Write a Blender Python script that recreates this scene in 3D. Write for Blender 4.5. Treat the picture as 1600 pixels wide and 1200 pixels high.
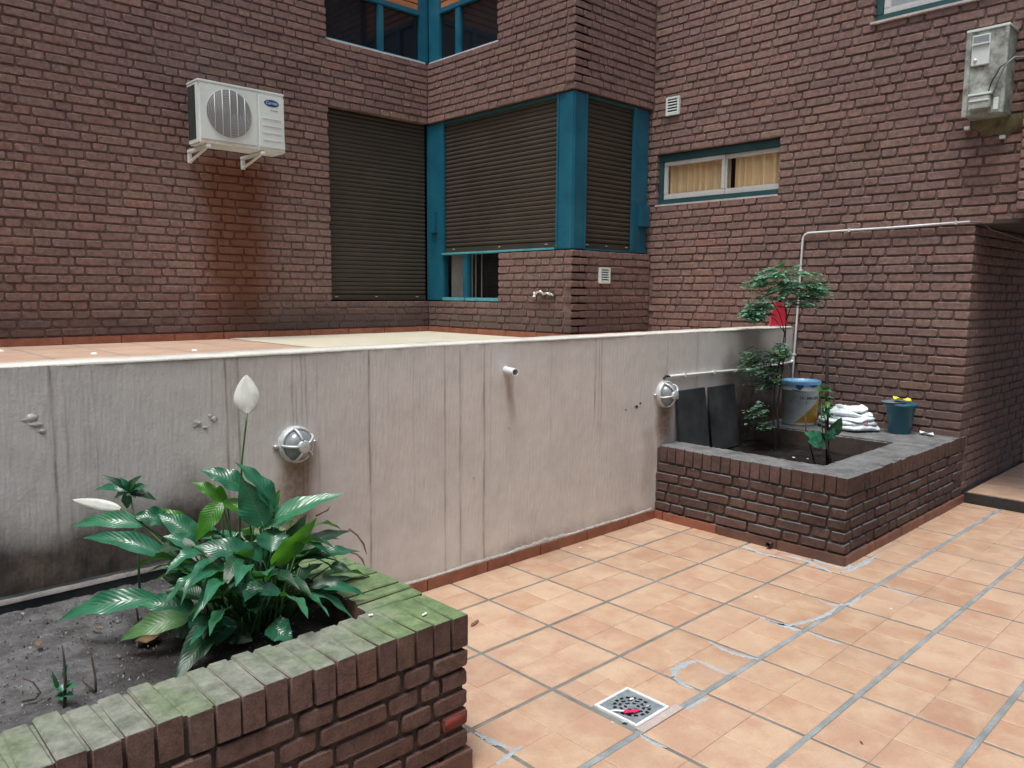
import bpy, bmesh, math, random
import numpy as np
from mathutils import Vector, Matrix

for o in list(bpy.data.objects):
    bpy.data.objects.remove(o, do_unlink=True)
scene = bpy.context.scene
COL = scene.collection
RAD = math.radians

# ------------------------------------------------------------------ camera
CAM = np.array([0.0, 0.0, 1.55])
FPX = 1222.9            # focal length in photo pixels (photo 1600 x 1200)
YAW, PITCH, ROLL = RAD(43.614), RAD(-6.645), RAD(0.395)


def cam_axes():
    cy, sy, cp, sp = math.cos(YAW), math.sin(YAW), math.cos(PITCH), math.sin(PITCH)
    f = np.array([sy * cp, cy * cp, sp])
    r = np.array([cy, -sy, 0.0])
    u = np.cross(r, f)
    c, s = math.cos(ROLL), math.sin(ROLL)
    return np.array([c * r + s * u, -s * r + c * u, -f])


RC = cam_axes()
cam_data = bpy.data.cameras.new('camera')
cam = bpy.data.objects.new('camera', cam_data)
COL.objects.link(cam)
mw = Matrix.Identity(4)
for i in range(3):
    for j in range(3):
        mw[j][i] = RC[i][j]
    mw[i][3] = CAM[i]
cam.matrix_world = mw
cam_data.sensor_fit = 'HORIZONTAL'
cam_data.sensor_width = 36.0
cam_data.lens = FPX / 1600 * 36
cam_data.clip_start = 0.05
cam_data.clip_end = 200
scene.camera = cam

# ------------------------------------------------------------------ sky, sun, exposure
SUN_EL, SUN_AZ = 73.0, 252.0      # azimuth clockwise from +Y
world = bpy.data.worlds.new('World')
scene.world = world
world.use_nodes = True
wn = world.node_tree
wn.nodes.clear()
w_out = wn.nodes.new('ShaderNodeOutputWorld')
w_bg = wn.nodes.new('ShaderNodeBackground')
w_sky = wn.nodes.new('ShaderNodeTexSky')
w_sky.sky_type = 'NISHITA'
w_sky.sun_disc = False
w_sky.sun_elevation = RAD(SUN_EL)
w_sky.sun_rotation = RAD(SUN_AZ)
w_sky.air_density = 1.0
w_sky.dust_density = 4.0
w_sky.ozone_density = 1.0
w_hs = wn.nodes.new('ShaderNodeHueSaturation')
w_hs.inputs['Saturation'].default_value = 0.72     # an overcast sky is nearly white
wn.links.new(w_sky.outputs[0], w_hs.inputs['Color'])
wn.links.new(w_hs.outputs[0], w_bg.inputs['Color'])
w_bg.inputs['Strength'].default_value = 0.125
wn.links.new(w_bg.outputs[0], w_out.inputs['Surface'])

sun_d = bpy.data.lights.new('sun', 'SUN')
sun_d.energy = 1.3
sun_d.angle = RAD(20)
sun_d.color = (1.0, 0.985, 0.955)
sun = bpy.data.objects.new('sun', sun_d)
COL.objects.link(sun)
sd = Vector((math.sin(RAD(SUN_AZ)) * math.cos(RAD(SUN_EL)), math.cos(RAD(SUN_AZ)) * math.cos(RAD(SUN_EL)), math.sin(RAD(SUN_EL))))
sun.rotation_euler = sd.to_track_quat('Z', 'Y').to_euler()
sun.location = (2, 2, 12)

vs = scene.view_settings
vs.view_transform = 'Standard'
vs.look = 'None'
vs.exposure = 0.91
vs.gamma = 1.0
vs.use_curve_mapping = False
scene.cycles.use_denoising = True
scene.cycles.max_bounces = 8

# ------------------------------------------------------------------ measuring helpers


def ray(px, py):
    d = np.array([(px - 800) / FPX, -(py - 600) / FPX, -1.0])
    return RC.T @ d


def at(px, py, ax, val):
    d = ray(px, py)
    return CAM + d * ((val - CAM[ax]) / d[ax])


def atd(px, py, depth):
    return CAM + ray(px, py) * depth


def proj(p):
    c = RC @ (np.asarray(p, float) - CAM)
    if c[2] > -0.1:
        return None
    return 800 + FPX * c[0] / -c[2], 600 - FPX * c[1] / -c[2]


# ------------------------------------------------------------------ materials


class NT:
    def __init__(self, name):
        self.m = bpy.data.materials.new(name)
        self.m.use_nodes = True
        self.t = self.m.node_tree
        self.t.nodes.clear()
        self.out = self.t.nodes.new('ShaderNodeOutputMaterial')
        self.b = self.t.nodes.new('ShaderNodeBsdfPrincipled')
        self.t.links.new(self.b.outputs[0], self.out.inputs[0])
        self.geo = self.t.nodes.new('ShaderNodeNewGeometry')
        self.pos = self.geo.outputs['Position']

    def put(self, sock, v):
        if isinstance(v, bpy.types.NodeSocket):
            self.t.links.new(v, sock)
        elif isinstance(v, (tuple, list)) and len(v) == 3 and sock.type == 'RGBA':
            sock.default_value = (*v, 1)
        else:
            sock.default_value = v

    def set(self, name, v):
        self.put(self.b.inputs[name], v)

    def math(self, op, a, b=0.0, c=0.0, clamp=False):
        n = self.t.nodes.new('ShaderNodeMath')
        n.operation = op
        n.use_clamp = clamp
        for i, v in enumerate((a, b, c)):
            self.put(n.inputs[i], v)
        return n.outputs[0]

    def noise(self, scale, detail=4, rough=0.55, vec=None, stretch=None, dist=0.0):
        n = self.t.nodes.new('ShaderNodeTexNoise')
        v = vec or self.pos
        if stretch:
            mp = self.t.nodes.new('ShaderNodeMapping')
            mp.inputs['Scale'].default_value = stretch
            self.t.links.new(v, mp.inputs['Vector'])
            v = mp.outputs[0]
        self.t.links.new(v, n.inputs['Vector'])
        n.inputs['Scale'].default_value = scale
        n.inputs['Detail'].default_value = detail
        n.inputs['Roughness'].default_value = rough
        n.inputs['Distortion'].default_value = dist
        return n.outputs['Fac']

    def voro(self, scale):
        n = self.t.nodes.new('ShaderNodeTexVoronoi')
        self.t.links.new(self.pos, n.inputs['Vector'])
        n.inputs['Scale'].default_value = scale
        return n.outputs['Distance']

    def ramp(self, f, stops, interp='LINEAR'):
        n = self.t.nodes.new('ShaderNodeValToRGB')
        n.color_ramp.interpolation = interp
        el = n.color_ramp.elements
        while len(el) > 1:
            el.remove(el[-1])
        for i, (p, c) in enumerate(stops):
            e = el[0] if i == 0 else el.new(p)
            e.position = p
            e.color = (*c, 1) if not isinstance(c, (int, float)) else (c, c, c, 1)
        self.put(n.inputs[0], f)
        return n.outputs[0]

    def mix(self, f, a, b, mode='MIX'):
        n = self.t.nodes.new('ShaderNodeMix')
        n.data_type = 'RGBA'
        n.blend_type = mode
        self.put(n.inputs[0], f)
        self.put(n.inputs[6], a)
        self.put(n.inputs[7], b)
        return n.outputs[2]

    def band(self, v, lo, hi, a=0.0, b=1.0):
        n = self.t.nodes.new('ShaderNodeMapRange')
        n.interpolation_type = 'SMOOTHSTEP'
        self.put(n.inputs[0], v)
        n.inputs[1].default_value = lo
        n.inputs[2].default_value = hi
        n.inputs[3].default_value = a
        n.inputs[4].default_value = b
        return n.outputs[0]

    def xyz(self, v=None):
        n = self.t.nodes.new('ShaderNodeSeparateXYZ')
        self.t.links.new(v or self.pos, n.inputs[0])
        return n.outputs

    def attr(self, name):
        n = self.t.nodes.new('ShaderNodeAttribute')
        n.attribute_name = name
        return n.outputs['Fac']

    def objrand(self):
        return self.t.nodes.new('ShaderNodeObjectInfo').outputs['Random']

    def bump(self, h, strength=0.3, dist=0.01):
        n = self.t.nodes.new('ShaderNodeBump')
        n.inputs['Strength'].default_value = strength
        n.inputs['Distance'].default_value = dist
        self.put(n.inputs['Height'], h)
        self.t.links.new(n.outputs[0], self.b.inputs['Normal'])
        return n


def simple(name, cols, scale=6, rough=0.6, bump=0.15, bscale=80, metal=0.0, dist=0.004, spec=0.5, fine=0.25):
    n = NT(name)
    if len(cols) == 1:
        c = cols[0]
        cols = [tuple(x * 0.85 for x in c), c, tuple(min(1, x * 1.1) for x in c)]
    k = len(cols)
    col = n.ramp(n.noise(scale, 5, 0.6), [(0.3 + 0.4 * i / max(1, k - 1), c) for i, c in enumerate(cols)])
    f = n.noise(bscale, 3, 0.6)
    col = n.mix(fine, col, n.ramp(f, [(0.3, 0.55), (0.7, 1.35)]), 'MULTIPLY')
    n.set('Base Color', col)
    n.set('Roughness', n.math('ADD', n.math('MULTIPLY', n.noise(scale * 3), 0.2), rough - 0.1))
    n.set('Metallic', metal)
    n.set('Specular IOR Level', spec)
    if bump:
        n.bump(f, bump, dist)
    return n.m


P1Z_ = 0.532


def brick_material(name, ramp, grime=None, rust=False, moss=0.0, dust=None, gain=1.0, mossz=0.0):
    n = NT(name)
    r = n.math('FRACT', n.math('ADD', n.attr('rnd'), n.objrand()))
    ramp = [(p, tuple(x * gain for x in c)) for p, c in ramp]
    col = n.ramp(r, ramp)
    x, y, z = n.xyz()
    big = n.noise(1.1, 4, 0.6)
    col = n.mix(n.band(big, 0.35, 0.75, 0.0, 0.45), col, tuple(v * gain for v in (0.16, 0.105, 0.085)))
    tone = n.noise(0.55, 3, 0.5)
    col = n.mix(1.0, col, n.ramp(tone, [(0.3, 0.78), (0.7, 1.2)]), 'MULTIPLY')
    tint = n.band(n.noise(0.8, 3, 0.55, stretch=(1, 1, 1.7)), 0.45, 0.65, 0.0, 0.3)
    col = n.mix(tint, col, tuple(v * gain for v in (0.18, 0.125, 0.118)))
    mid = n.noise(28, 5, 0.65)
    col = n.mix(0.75, col, n.ramp(mid, [(0.25, 0.45), (0.5, 0.95), (0.75, 1.4)]), 'MULTIPLY')
    fine = n.noise(170, 3, 0.7)
    col = n.mix(0.6, col, n.ramp(fine, [(0.3, 0.5), (0.7, 1.4)]), 'MULTIPLY')
    # pale lime bloom on scattered spots
    bl = n.math('MULTIPLY', n.band(n.noise(6, 6, 0.7), 0.62, 0.78), 0.35)
    col = n.mix(bl, col, (0.34, 0.30, 0.28))
    if rust:   # rust-coloured water stain hanging under the air conditioner
        wob = n.math('MULTIPLY', n.math('SUBTRACT', n.noise(5, 5, 0.65), 0.5), 0.35)
        xs = n.math('ADD', x, wob)
        m = n.math('MULTIPLY', n.band(xs, 2.60, 2.92), n.band(xs, 3.55, 3.12))
        m = n.math('MULTIPLY', m, n.band(z, 2.78, 2.6))
        m = n.math('MULTIPLY', m, n.band(y, 6.5, 6.6))
        m = n.math('MULTIPLY', m, n.band(z, 1.05, 1.5, 0.75, 1.0))
        m = n.math('MULTIPLY', m, n.band(n.noise(2.2, 4, 0.6, stretch=(3, 1, 0.5)), 0.25, 0.6, 0.6, 1.0))
        col = n.mix(n.math('MULTIPLY', m, 0.9), col, n.mix(n.noise(9), (0.09, 0.031, 0.015), (0.19, 0.072, 0.036)))
    if grime:
        for (lo, hi, amt, c, ex) in grime:
            zz = n.math('ADD', z, n.math('MULTIPLY', n.math('SUBTRACT', n.noise(2.5, 5, 0.65), 0.5), 0.35))
            g = n.math('MULTIPLY', n.band(zz, hi, lo), amt)
            if ex:
                g = n.math('MULTIPLY', g, n.band(x, ex[0], ex[1]))
            col = n.mix(g, col, c)
    nz = n.xyz(n.geo.outputs['Normal'])[2]
    if moss:
        up = n.math('MULTIPLY', n.band(nz, 0.35, 0.75), n.band(z, mossz - 0.03, mossz - 0.012))
        mz = n.noise(3.2, 6, 0.62)
        mz2 = n.noise(22, 5, 0.7)
        pale = n.ramp(mz2, [(0.25, (0.085, 0.098, 0.078)), (0.5, (0.185, 0.205, 0.17)), (0.75, (0.285, 0.305, 0.255))])
        green = n.ramp(mz2, [(0.25, (0.06, 0.105, 0.05)), (0.55, (0.14, 0.215, 0.10)), (0.8, (0.245, 0.315, 0.155))])
        # greenest towards the planter corner by the wall, greyer along the front
        gm = n.math('ADD', n.band(mz, 0.48, 0.66, 0.0, 0.6), n.math('MULTIPLY', n.band(x, 1.05, 1.4), n.band(mz, 0.22, 0.5)), clamp=True)
        col = n.mix(n.math('MULTIPLY', up, moss), col, n.mix(gm, pale, green))
        side = n.math('MULTIPLY', n.band(mz, 0.55, 0.8), 0.2)
        col = n.mix(side, col, (0.09, 0.085, 0.06))
    if dust:
        up = n.band(nz, 0.35, 0.75)
        col = n.mix(n.math('MULTIPLY', up, dust[0]), col, n.mix(n.noise(14, 5, 0.7), tuple(v * 0.7 for v in dust[1]), tuple(v * 1.25 for v in dust[1])))
    n.set('Base Color', col)
    n.set('Roughness', 0.88)
    n.set('Specular IOR Level', 0.3)
    h = n.math('ADD', n.math('MULTIPLY', mid, 0.7), n.math('MULTIPLY', fine, 0.4))
    n.bump(h, 0.7, 0.005)
    return n.m


BR = [(0.0, (0.175, 0.088, 0.075)), (0.07, (0.13, 0.075, 0.068)), (0.14, (0.225, 0.118, 0.100)), (0.28, (0.255, 0.142, 0.118)), (0.36, (0.20, 0.118, 0.115)), (0.42, (0.190, 0.104, 0.100)), (0.48, (0.24, 0.165, 0.12)),
      (0.55, (0.285, 0.160, 0.128)), (0.61, (0.16, 0.092, 0.085)), (0.66, (0.245, 0.126, 0.112)), (0.78, (0.205, 0.125, 0.105)), (0.83, (0.17, 0.105, 0.098)), (0.88, (0.235, 0.132, 0.128)), (0.975, (0.235, 0.125, 0.105)), (1.0, (0.27, 0.12, 0.09))]
def _mauve(c, k=0.45, t=(0.225, 0.162, 0.14), g=1.05):
    return tuple(g * ((1 - k) * a + k * b) for a, b in zip(c, t))


BR = [(p, _mauve(c)) for p, c in BR]
SOOT = (0.045, 0.036, 0.034)
MAT = {}
MAT['brick_a'] = brick_material('brick_left_wall', BR, grime=[(1.12, 1.62, 0.62, SOOT, None), (1.12, 1.75, 0.55, SOOT, (2.6, 3.6))], rust=True)
MAT['brick_b'] = brick_material('brick_bay', BR, grime=[(1.10, 1.75, 0.6, SOOT, None)])
MAT['brick_d'] = brick_material('brick_right_wall', BR, grime=[(0.45, 1.55, 0.45, (0.07, 0.055, 0.05), None)])
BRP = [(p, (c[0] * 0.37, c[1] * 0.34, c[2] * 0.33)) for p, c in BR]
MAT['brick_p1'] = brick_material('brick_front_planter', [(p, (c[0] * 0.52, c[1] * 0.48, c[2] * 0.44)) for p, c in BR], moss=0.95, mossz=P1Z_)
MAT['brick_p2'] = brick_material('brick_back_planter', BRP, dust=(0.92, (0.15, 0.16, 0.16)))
MAT['brick_red'] = simple('fresh_red_brick', [(0.16, 0.025, 0.018), (0.24, 0.045, 0.03)], 20, 0.85, 0.5, 120)
MAT['mortar_a'] = brick_material('mortar_left_wall', [(0.0, (0.125, 0.09, 0.076)), (1.0, (0.17, 0.123, 0.105))], rust=True)
MAT['mortar'] = simple('mortar', [(0.095, 0.067, 0.057), (0.14, 0.10, 0.086), (0.195, 0.142, 0.124)], 7, 0.92, 0.5, 140, fine=0.5)
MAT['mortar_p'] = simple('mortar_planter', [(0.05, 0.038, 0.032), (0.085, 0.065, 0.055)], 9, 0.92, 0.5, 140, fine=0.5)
MAT['teal'] = simple('teal_paint', [(0.006, 0.085, 0.135), (0.008, 0.11, 0.17), (0.014, 0.135, 0.195)], 4, 0.45, 0.08, 60)
MAT['teal_dark'] = simple('dark_green_paint', [(0.012, 0.055, 0.06), (0.02, 0.08, 0.085)], 5, 0.5, 0.08, 60)
MAT['teal_worn'] = simple('worn_teal_edge', [(0.06, 0.30, 0.36), (0.14, 0.42, 0.46)], 9, 0.5, 0.1, 60)
MAT['shutter'] = simple('brown_shutter', [(0.042, 0.034, 0.024), (0.056, 0.046, 0.033)], 3, 0.6, 0.05, 90)
MAT['shutter_tip'] = simple('shutter_slot', [(0.5, 0.48, 0.44)], 9, 0.5, 0)
MAT['sillmetal'] = simple('pale_sill', [(0.55, 0.62, 0.64), (0.68, 0.74, 0.75)], 7, 0.4, 0.05)
MAT['stone_sill'] = simple('stone_sill', [(0.42, 0.39, 0.37), (0.55, 0.52, 0.5)], 9, 0.7, 0.2)
MAT['alu'] = simple('white_aluminium', [(0.46, 0.47, 0.45), (0.56, 0.57, 0.55)], 6, 0.4, 0.03)
MAT['wood'] = simple('orange_wood', [(0.36, 0.14, 0.055), (0.50, 0.22, 0.09)], 12, 0.5, 0.1)
MAT['white'] = simple('white_enamel', [(0.58, 0.66, 0.62), (0.68, 0.76, 0.72), (0.73, 0.80, 0.76)], 3, 0.42, 0.03, 60, fine=0.1)
MAT['white_rust'] = simple('stained_enamel', [(0.52, 0.46, 0.38), (0.62, 0.60, 0.54), (0.60, 0.42, 0.30)], 14, 0.5, 0.05, 60)
MAT['pvc'] = simple('white_pvc', [(0.62, 0.66, 0.66), (0.74, 0.78, 0.78)], 8, 0.35, 0.03, 60, fine=0.15)
MAT['coil'] = simple('dark_coil', [(0.02, 0.03, 0.03), (0.04, 0.055, 0.05)], 9, 0.6, 0.1)
MAT['fan'] = simple('fan_grey', [(0.15, 0.20, 0.22), (0.20, 0.255, 0.275)], 5, 0.5, 0)
MAT['blue'] = simple('logo_blue', [(0.012, 0.075, 0.23)], 5, 0.4, 0)
MAT['grey_ink'] = simple('grey_ink', [(0.22, 0.25, 0.25)], 5, 0.6, 0)
MAT['dark_ink'] = simple('faded_ink', [(0.035, 0.05, 0.06), (0.09, 0.11, 0.12)], 40, 0.6, 0)
MAT['silver'] = simple('cast_aluminium', [(0.50, 0.52, 0.53), (0.66, 0.68, 0.68)], 12, 0.33, 0.1, 90, metal=0.75)
MAT['lampwhite'] = simple('lamp_aluminium', [(0.52, 0.56, 0.57), (0.66, 0.70, 0.70)], 14, 0.35, 0.1, 90, metal=0.25)
MAT['black'] = simple('black_plastic', [(0.012, 0.012, 0.012)], 9, 0.5, 0.05)
MAT['hole'] = simple('dark_void', [(0.006, 0.006, 0.006)], 9, 0.9, 0)
MAT['curtain'] = simple('ochre_curtain', [(0.72, 0.56, 0.32), (0.82, 0.66, 0.42)], 4, 0.85, 0.2, 250)
MAT['greycurtain'] = simple('grey_blind', [(0.15, 0.155, 0.15), (0.20, 0.205, 0.20)], 4, 0.8, 0.1)
MAT['skirt'] = simple('red_skirting', [(0.20, 0.070, 0.042), (0.27, 0.10, 0.06), (0.31, 0.12, 0.075)], 12, 0.5, 0.15, 90)
MAT['skirt_mid'] = simple('worn_skirting', [(0.13, 0.058, 0.04), (0.20, 0.085, 0.055), (0.25, 0.11, 0.075)], 12, 0.55, 0.2, 90)
MAT['skirt_dark'] = simple('dirty_skirting', [(0.085, 0.045, 0.035), (0.15, 0.075, 0.055)], 12, 0.6, 0.2, 90)
MAT['grout'] = simple('grey_grout', [(0.115, 0.118, 0.105), (0.165, 0.17, 0.155), (0.21, 0.22, 0.205)], 6, 0.85, 0.35, 140)
MAT['cement_bed'] = simple('pinkish_cement', [(0.36, 0.31, 0.29), (0.46, 0.40, 0.37)], 14, 0.85, 0.4, 140)
MAT['repoint'] = simple('bluish_cement', [(0.16, 0.18, 0.185), (0.22, 0.25, 0.258), (0.30, 0.33, 0.34)], 9, 0.85, 0.4, 140)
MAT['cement'] = simple('cement_smear', [(0.28, 0.325, 0.35), (0.38, 0.43, 0.455)], 18, 0.85, 0.4, 140)
MAT['slate'] = simple('black_slate', [(0.012, 0.014, 0.016), (0.03, 0.035, 0.038), (0.06, 0.063, 0.062)], 6, 0.55, 0.25, 60)
MAT['red'] = simple('red_board', [(0.56, 0.022, 0.055)], 6, 0.5, 0.03, fine=0.1)
MAT['pink'] = simple('pink_plastic', [(0.70, 0.02, 0.12)], 6, 0.35, 0.03, fine=0.1)
MAT['yellow'] = simple('yellow_cloth', [(0.68, 0.62, 0.03), (0.75, 0.70, 0.06)], 30, 0.8, 0.3, fine=0.1)
MAT['pot'] = simple('teal_pot', [(0.022, 0.11, 0.16), (0.034, 0.15, 0.21)], 7, 0.5, 0.1)
MAT['sack'] = simple('white_sack', [(0.60, 0.68, 0.72), (0.78, 0.84, 0.86)], 6, 0.55, 0.3, 60, fine=0.15)
MAT['stick'] = simple('blackened_stick', [(0.014, 0.011, 0.009), (0.03, 0.024, 0.02)], 30, 0.9, 0.5)
MAT['bark'] = simple('dark_bark', [(0.035, 0.026, 0.02), (0.07, 0.055, 0.042)], 30, 0.9, 0.5)
MAT['soffit'] = simple('dark_soffit', [(0.05, 0.035, 0.03), (0.075, 0.05, 0.045)], 4, 0.9, 0.3)
MAT['plaster_dim'] = simple('worn_plaster', [(0.10, 0.095, 0.09), (0.22, 0.21, 0.20)], 14, 0.9, 0.4)
MAT['plaster'] = simple('pale_plaster', [(0.36, 0.36, 0.33), (0.44, 0.43, 0.4)], 4, 0.85, 0.2)
MAT['grate'] = simple('grey_grate', [(0.13, 0.165, 0.185), (0.22, 0.26, 0.285)], 30, 0.6, 0.3)
MAT['granite'] = simple('black_threshold', [(0.022, 0.022, 0.022), (0.04, 0.04, 0.04)], 30, 0.5, 0.1)
MAT['pole_white'] = simple('dropping_white', [(0.75, 0.77, 0.75)], 20, 0.8, 0.1)
MAT['chrome'] = simple('tap_chrome', [(0.62, 0.6, 0.56), (0.72, 0.7, 0.67)], 12, 0.3, 0.05, metal=0.6)
MAT['conduit_dirty'] = simple('dirty_box', [(0.09, 0.095, 0.08), (0.34, 0.37, 0.33), (0.50, 0.54, 0.50)], 9, 0.6, 0.2, 60, fine=0.4)
MAT['moss_patch'] = simple('mossy_cement', [(0.10, 0.095, 0.045), (0.17, 0.155, 0.085), (0.20, 0.17, 0.12)], 16, 0.95, 0.6, 110, fine=0.5)


def glass_material():
    n = NT('dark_glass')
    n.set('Base Color', (0.010, 0.013, 0.017))
    n.set('Roughness', 0.06)
    n.set('Specular IOR Level', 0.5)
    n.bump(n.noise(1.5, 2), 0.05, 0.02)
    return n.m


def thin_glass():
    n = NT('clear_glass')
    tr = n.t.nodes.new('ShaderNodeBsdfTransparent')
    tr.inputs[0].default_value = (0.97, 0.96, 0.94, 1)
    gl = n.t.nodes.new('ShaderNodeBsdfGlossy')
    gl.inputs['Roughness'].default_value = 0.03
    mx = n.t.nodes.new('ShaderNodeMixShader')
    fr = n.t.nodes.new('ShaderNodeLayerWeight')
    fr.inputs[0].default_value = 0.5
    fac = n.math('ADD', n.math('MULTIPLY', n.math('POWER', fr.outputs['Facing'], 4.0), 0.6), 0.035)
    n.t.links.new(fac, mx.inputs[0])
    n.t.links.new(tr.outputs[0], mx.inputs[1])
    n.t.links.new(gl.outputs[0], mx.inputs[2])
    n.t.links.new(mx.outputs[0], n.out.inputs[0])
    return n.m


MAT['glass'] = glass_material()
MAT['thinglass'] = thin_glass()
MAT['paleglass'] = simple('pale_pane', [(0.22, 0.26, 0.265), (0.32, 0.36, 0.36)], 3, 0.15, 0)  # opaque glossy pane in a pale grey colour


def wall_material():
    n = NT('stained_white_render')
    base = n.ramp(n.noise(1.3, 5, 0.6), [(0.3, (0.62, 0.595, 0.56)), (0.5, (0.68, 0.655, 0.615)), (0.72, (0.72, 0.70, 0.665))])
    base = n.mix(n.band(n.noise(0.7, 3), 0.45, 0.68, 0, 0.35), base, (0.63, 0.64, 0.63))
    base = n.mix(0.3, base, n.ramp(n.noise(9, 6, 0.7), [(0.3, 0.72), (0.7, 1.22)]), 'MULTIPLY')
    base = n.mix(0.03, base, n.ramp(n.noise(3.0, 5, 0.6, stretch=(9, 9, 0.5)), [(0.3, 0.75), (0.65, 1.15)]), 'MULTIPLY')
    blot = n.noise(2.6, 6, 0.68)
    base = n.mix(n.band(blot, 0.55, 0.75, 0, 0.22), base, (0.45, 0.40, 0.355))
    base = n.mix(n.band(n.noise(48, 4, 0.7), 0.70, 0.76, 0, 0.5), base, (0.25, 0.21, 0.18))
    wear = n.noise(34, 6, 0.75)
    sk = n.math('MULTIPLY', n.attr('streak'), n.band(n.noise(11, 4, 0.7, stretch=(4, 4, 1)), 0.2, 0.6, 0.45, 1.0))
    base = n.mix(n.math('MULTIPLY', sk, 0.85), base, (0.15, 0.115, 0.095))
    base = n.mix(n.math('MULTIPLY', n.attr('rust'), n.band(wear, 0.2, 0.7, 0.6, 1.0)), base, (0.20, 0.115, 0.07))
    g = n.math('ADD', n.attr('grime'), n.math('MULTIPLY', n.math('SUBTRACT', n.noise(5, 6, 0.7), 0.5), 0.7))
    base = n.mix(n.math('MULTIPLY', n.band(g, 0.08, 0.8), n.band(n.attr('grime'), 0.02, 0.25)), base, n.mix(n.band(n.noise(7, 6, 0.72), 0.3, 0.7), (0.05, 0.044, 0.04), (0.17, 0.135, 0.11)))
    n.set('Base Color', base)
    n.set('Roughness', 0.85)
    n.set('Specular IOR Level', 0.3)
    n.bump(n.math('ADD', n.noise(70, 5, 0.7), n.math('MULTIPLY', n.noise(6, 3), 0.8)), 0.28, 0.006)
    return n.m


MAT['wall'] = wall_material()
MAT['coping_dirty'] = simple('flaking_render', [(0.36, 0.34, 0.30), (0.52, 0.50, 0.46), (0.60, 0.585, 0.55)], 30, 0.9, 0.5, 90)
MAT['coping'] = simple('coping_cement', [(0.48, 0.48, 0.43), (0.58, 0.58, 0.53), (0.64, 0.635, 0.58)], 5, 0.8, 0.3, 90)


def tile_material():
    n = NT('terracotta_tile')
    r = n.math('FRACT', n.math('ADD', n.attr('rnd'), n.objrand()))
    base = n.ramp(r, [(0.0, (0.43, 0.255, 0.155)), (0.25, (0.50, 0.32, 0.20)), (0.5, (0.47, 0.29, 0.19)), (0.75, (0.55, 0.365, 0.235)), (1.0, (0.47, 0.27, 0.165))])
    sh = n.t.nodes.new('ShaderNodeVectorMath')
    sh.operation = 'MULTIPLY_ADD'
    n.t.links.new(n.pos, sh.inputs[0])
    sh.inputs[1].default_value = (1, 1, 1)
    cb = n.t.nodes.new('ShaderNodeCombineXYZ')
    n.put(cb.inputs[2], n.math('MULTIPLY', r, 9.0))
    n.t.links.new(cb.outputs[0], sh.inputs[2])
    cl = n.noise(6, 5, 0.6, vec=sh.outputs[0])
    base = n.mix(n.band(cl, 0.34, 0.74, 0.0, 0.75), base, (0.62, 0.455, 0.30))
    base = n.mix(n.band(n.noise(8, 5, 0.6, vec=sh.outputs[0]), 0.46, 0.76, 0.0, 0.6), base, (0.44, 0.235, 0.155))
    base = n.mix(0.3, base, n.ramp(n.noise(120, 4, 0.7), [(0.3, 0.7), (0.7, 1.25)]), 'MULTIPLY')
    dirt = n.band(n.noise(1.7, 6, 0.7), 0.5, 0.74, 0, 0.38)
    base = n.mix(dirt, base, (0.36, 0.29, 0.23))
    base = n.mix(n.band(n.noise(55, 3, 0.6), 0.72, 0.78, 0, 0.6), base, (0.2, 0.13, 0.09))
    base = n.mix(1.0, base, (0.87, 0.905, 0.97), 'MULTIPLY')
    n.set('Base Color', base)
    n.set('Roughness', n.math('ADD', n.math('MULTIPLY', n.noise(5, 5, 0.65), 0.5), 0.18))
    n.set('Specular IOR Level', 0.42)
    n.bump(n.math('ADD', n.noise(26, 4), n.math('MULTIPLY', n.noise(160, 3), 0.3)), 0.16, 0.004)
    return n.m


MAT['tile'] = tile_material()


def terrace_material():
    n = NT('terrace_tiles')
    x, y, z = n.xyz()
    b = n.t.nodes.new('ShaderNodeTexBrick')
    b.offset = 0.0
    n.t.links.new(n.pos, b.inputs['Vector'])
    b.inputs['Scale'].default_value = 1.0
    b.inputs['Brick Width'].default_value = 0.42
    b.inputs['Row Height'].default_value = 0.42
    b.inputs['Mortar Size'].default_value = 0.01
    b.inputs['Color1'].default_value = (0.48, 0.33, 0.24, 1)
    b.inputs['Color2'].default_value = (0.54, 0.38, 0.285, 1)
    b.inputs['Mortar'].default_value = (0.3, 0.26, 0.22, 1)
    c = n.mix(0.5, b.outputs['Color'], n.ramp(n.noise(4, 6, 0.65), [(0.3, 0.7), (0.7, 1.3)]), 'MULTIPLY')
    n.set('Base Color', c)
    n.set('Roughness', 0.55)
    n.bump(n.noise(50), 0.15, 0.004)
    return n.m


MAT['terrace'] = terrace_material()
MAT['cream'] = simple('cream_tile', [(0.58, 0.55, 0.42), (0.66, 0.63, 0.5)], 5, 0.5, 0.1)


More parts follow.
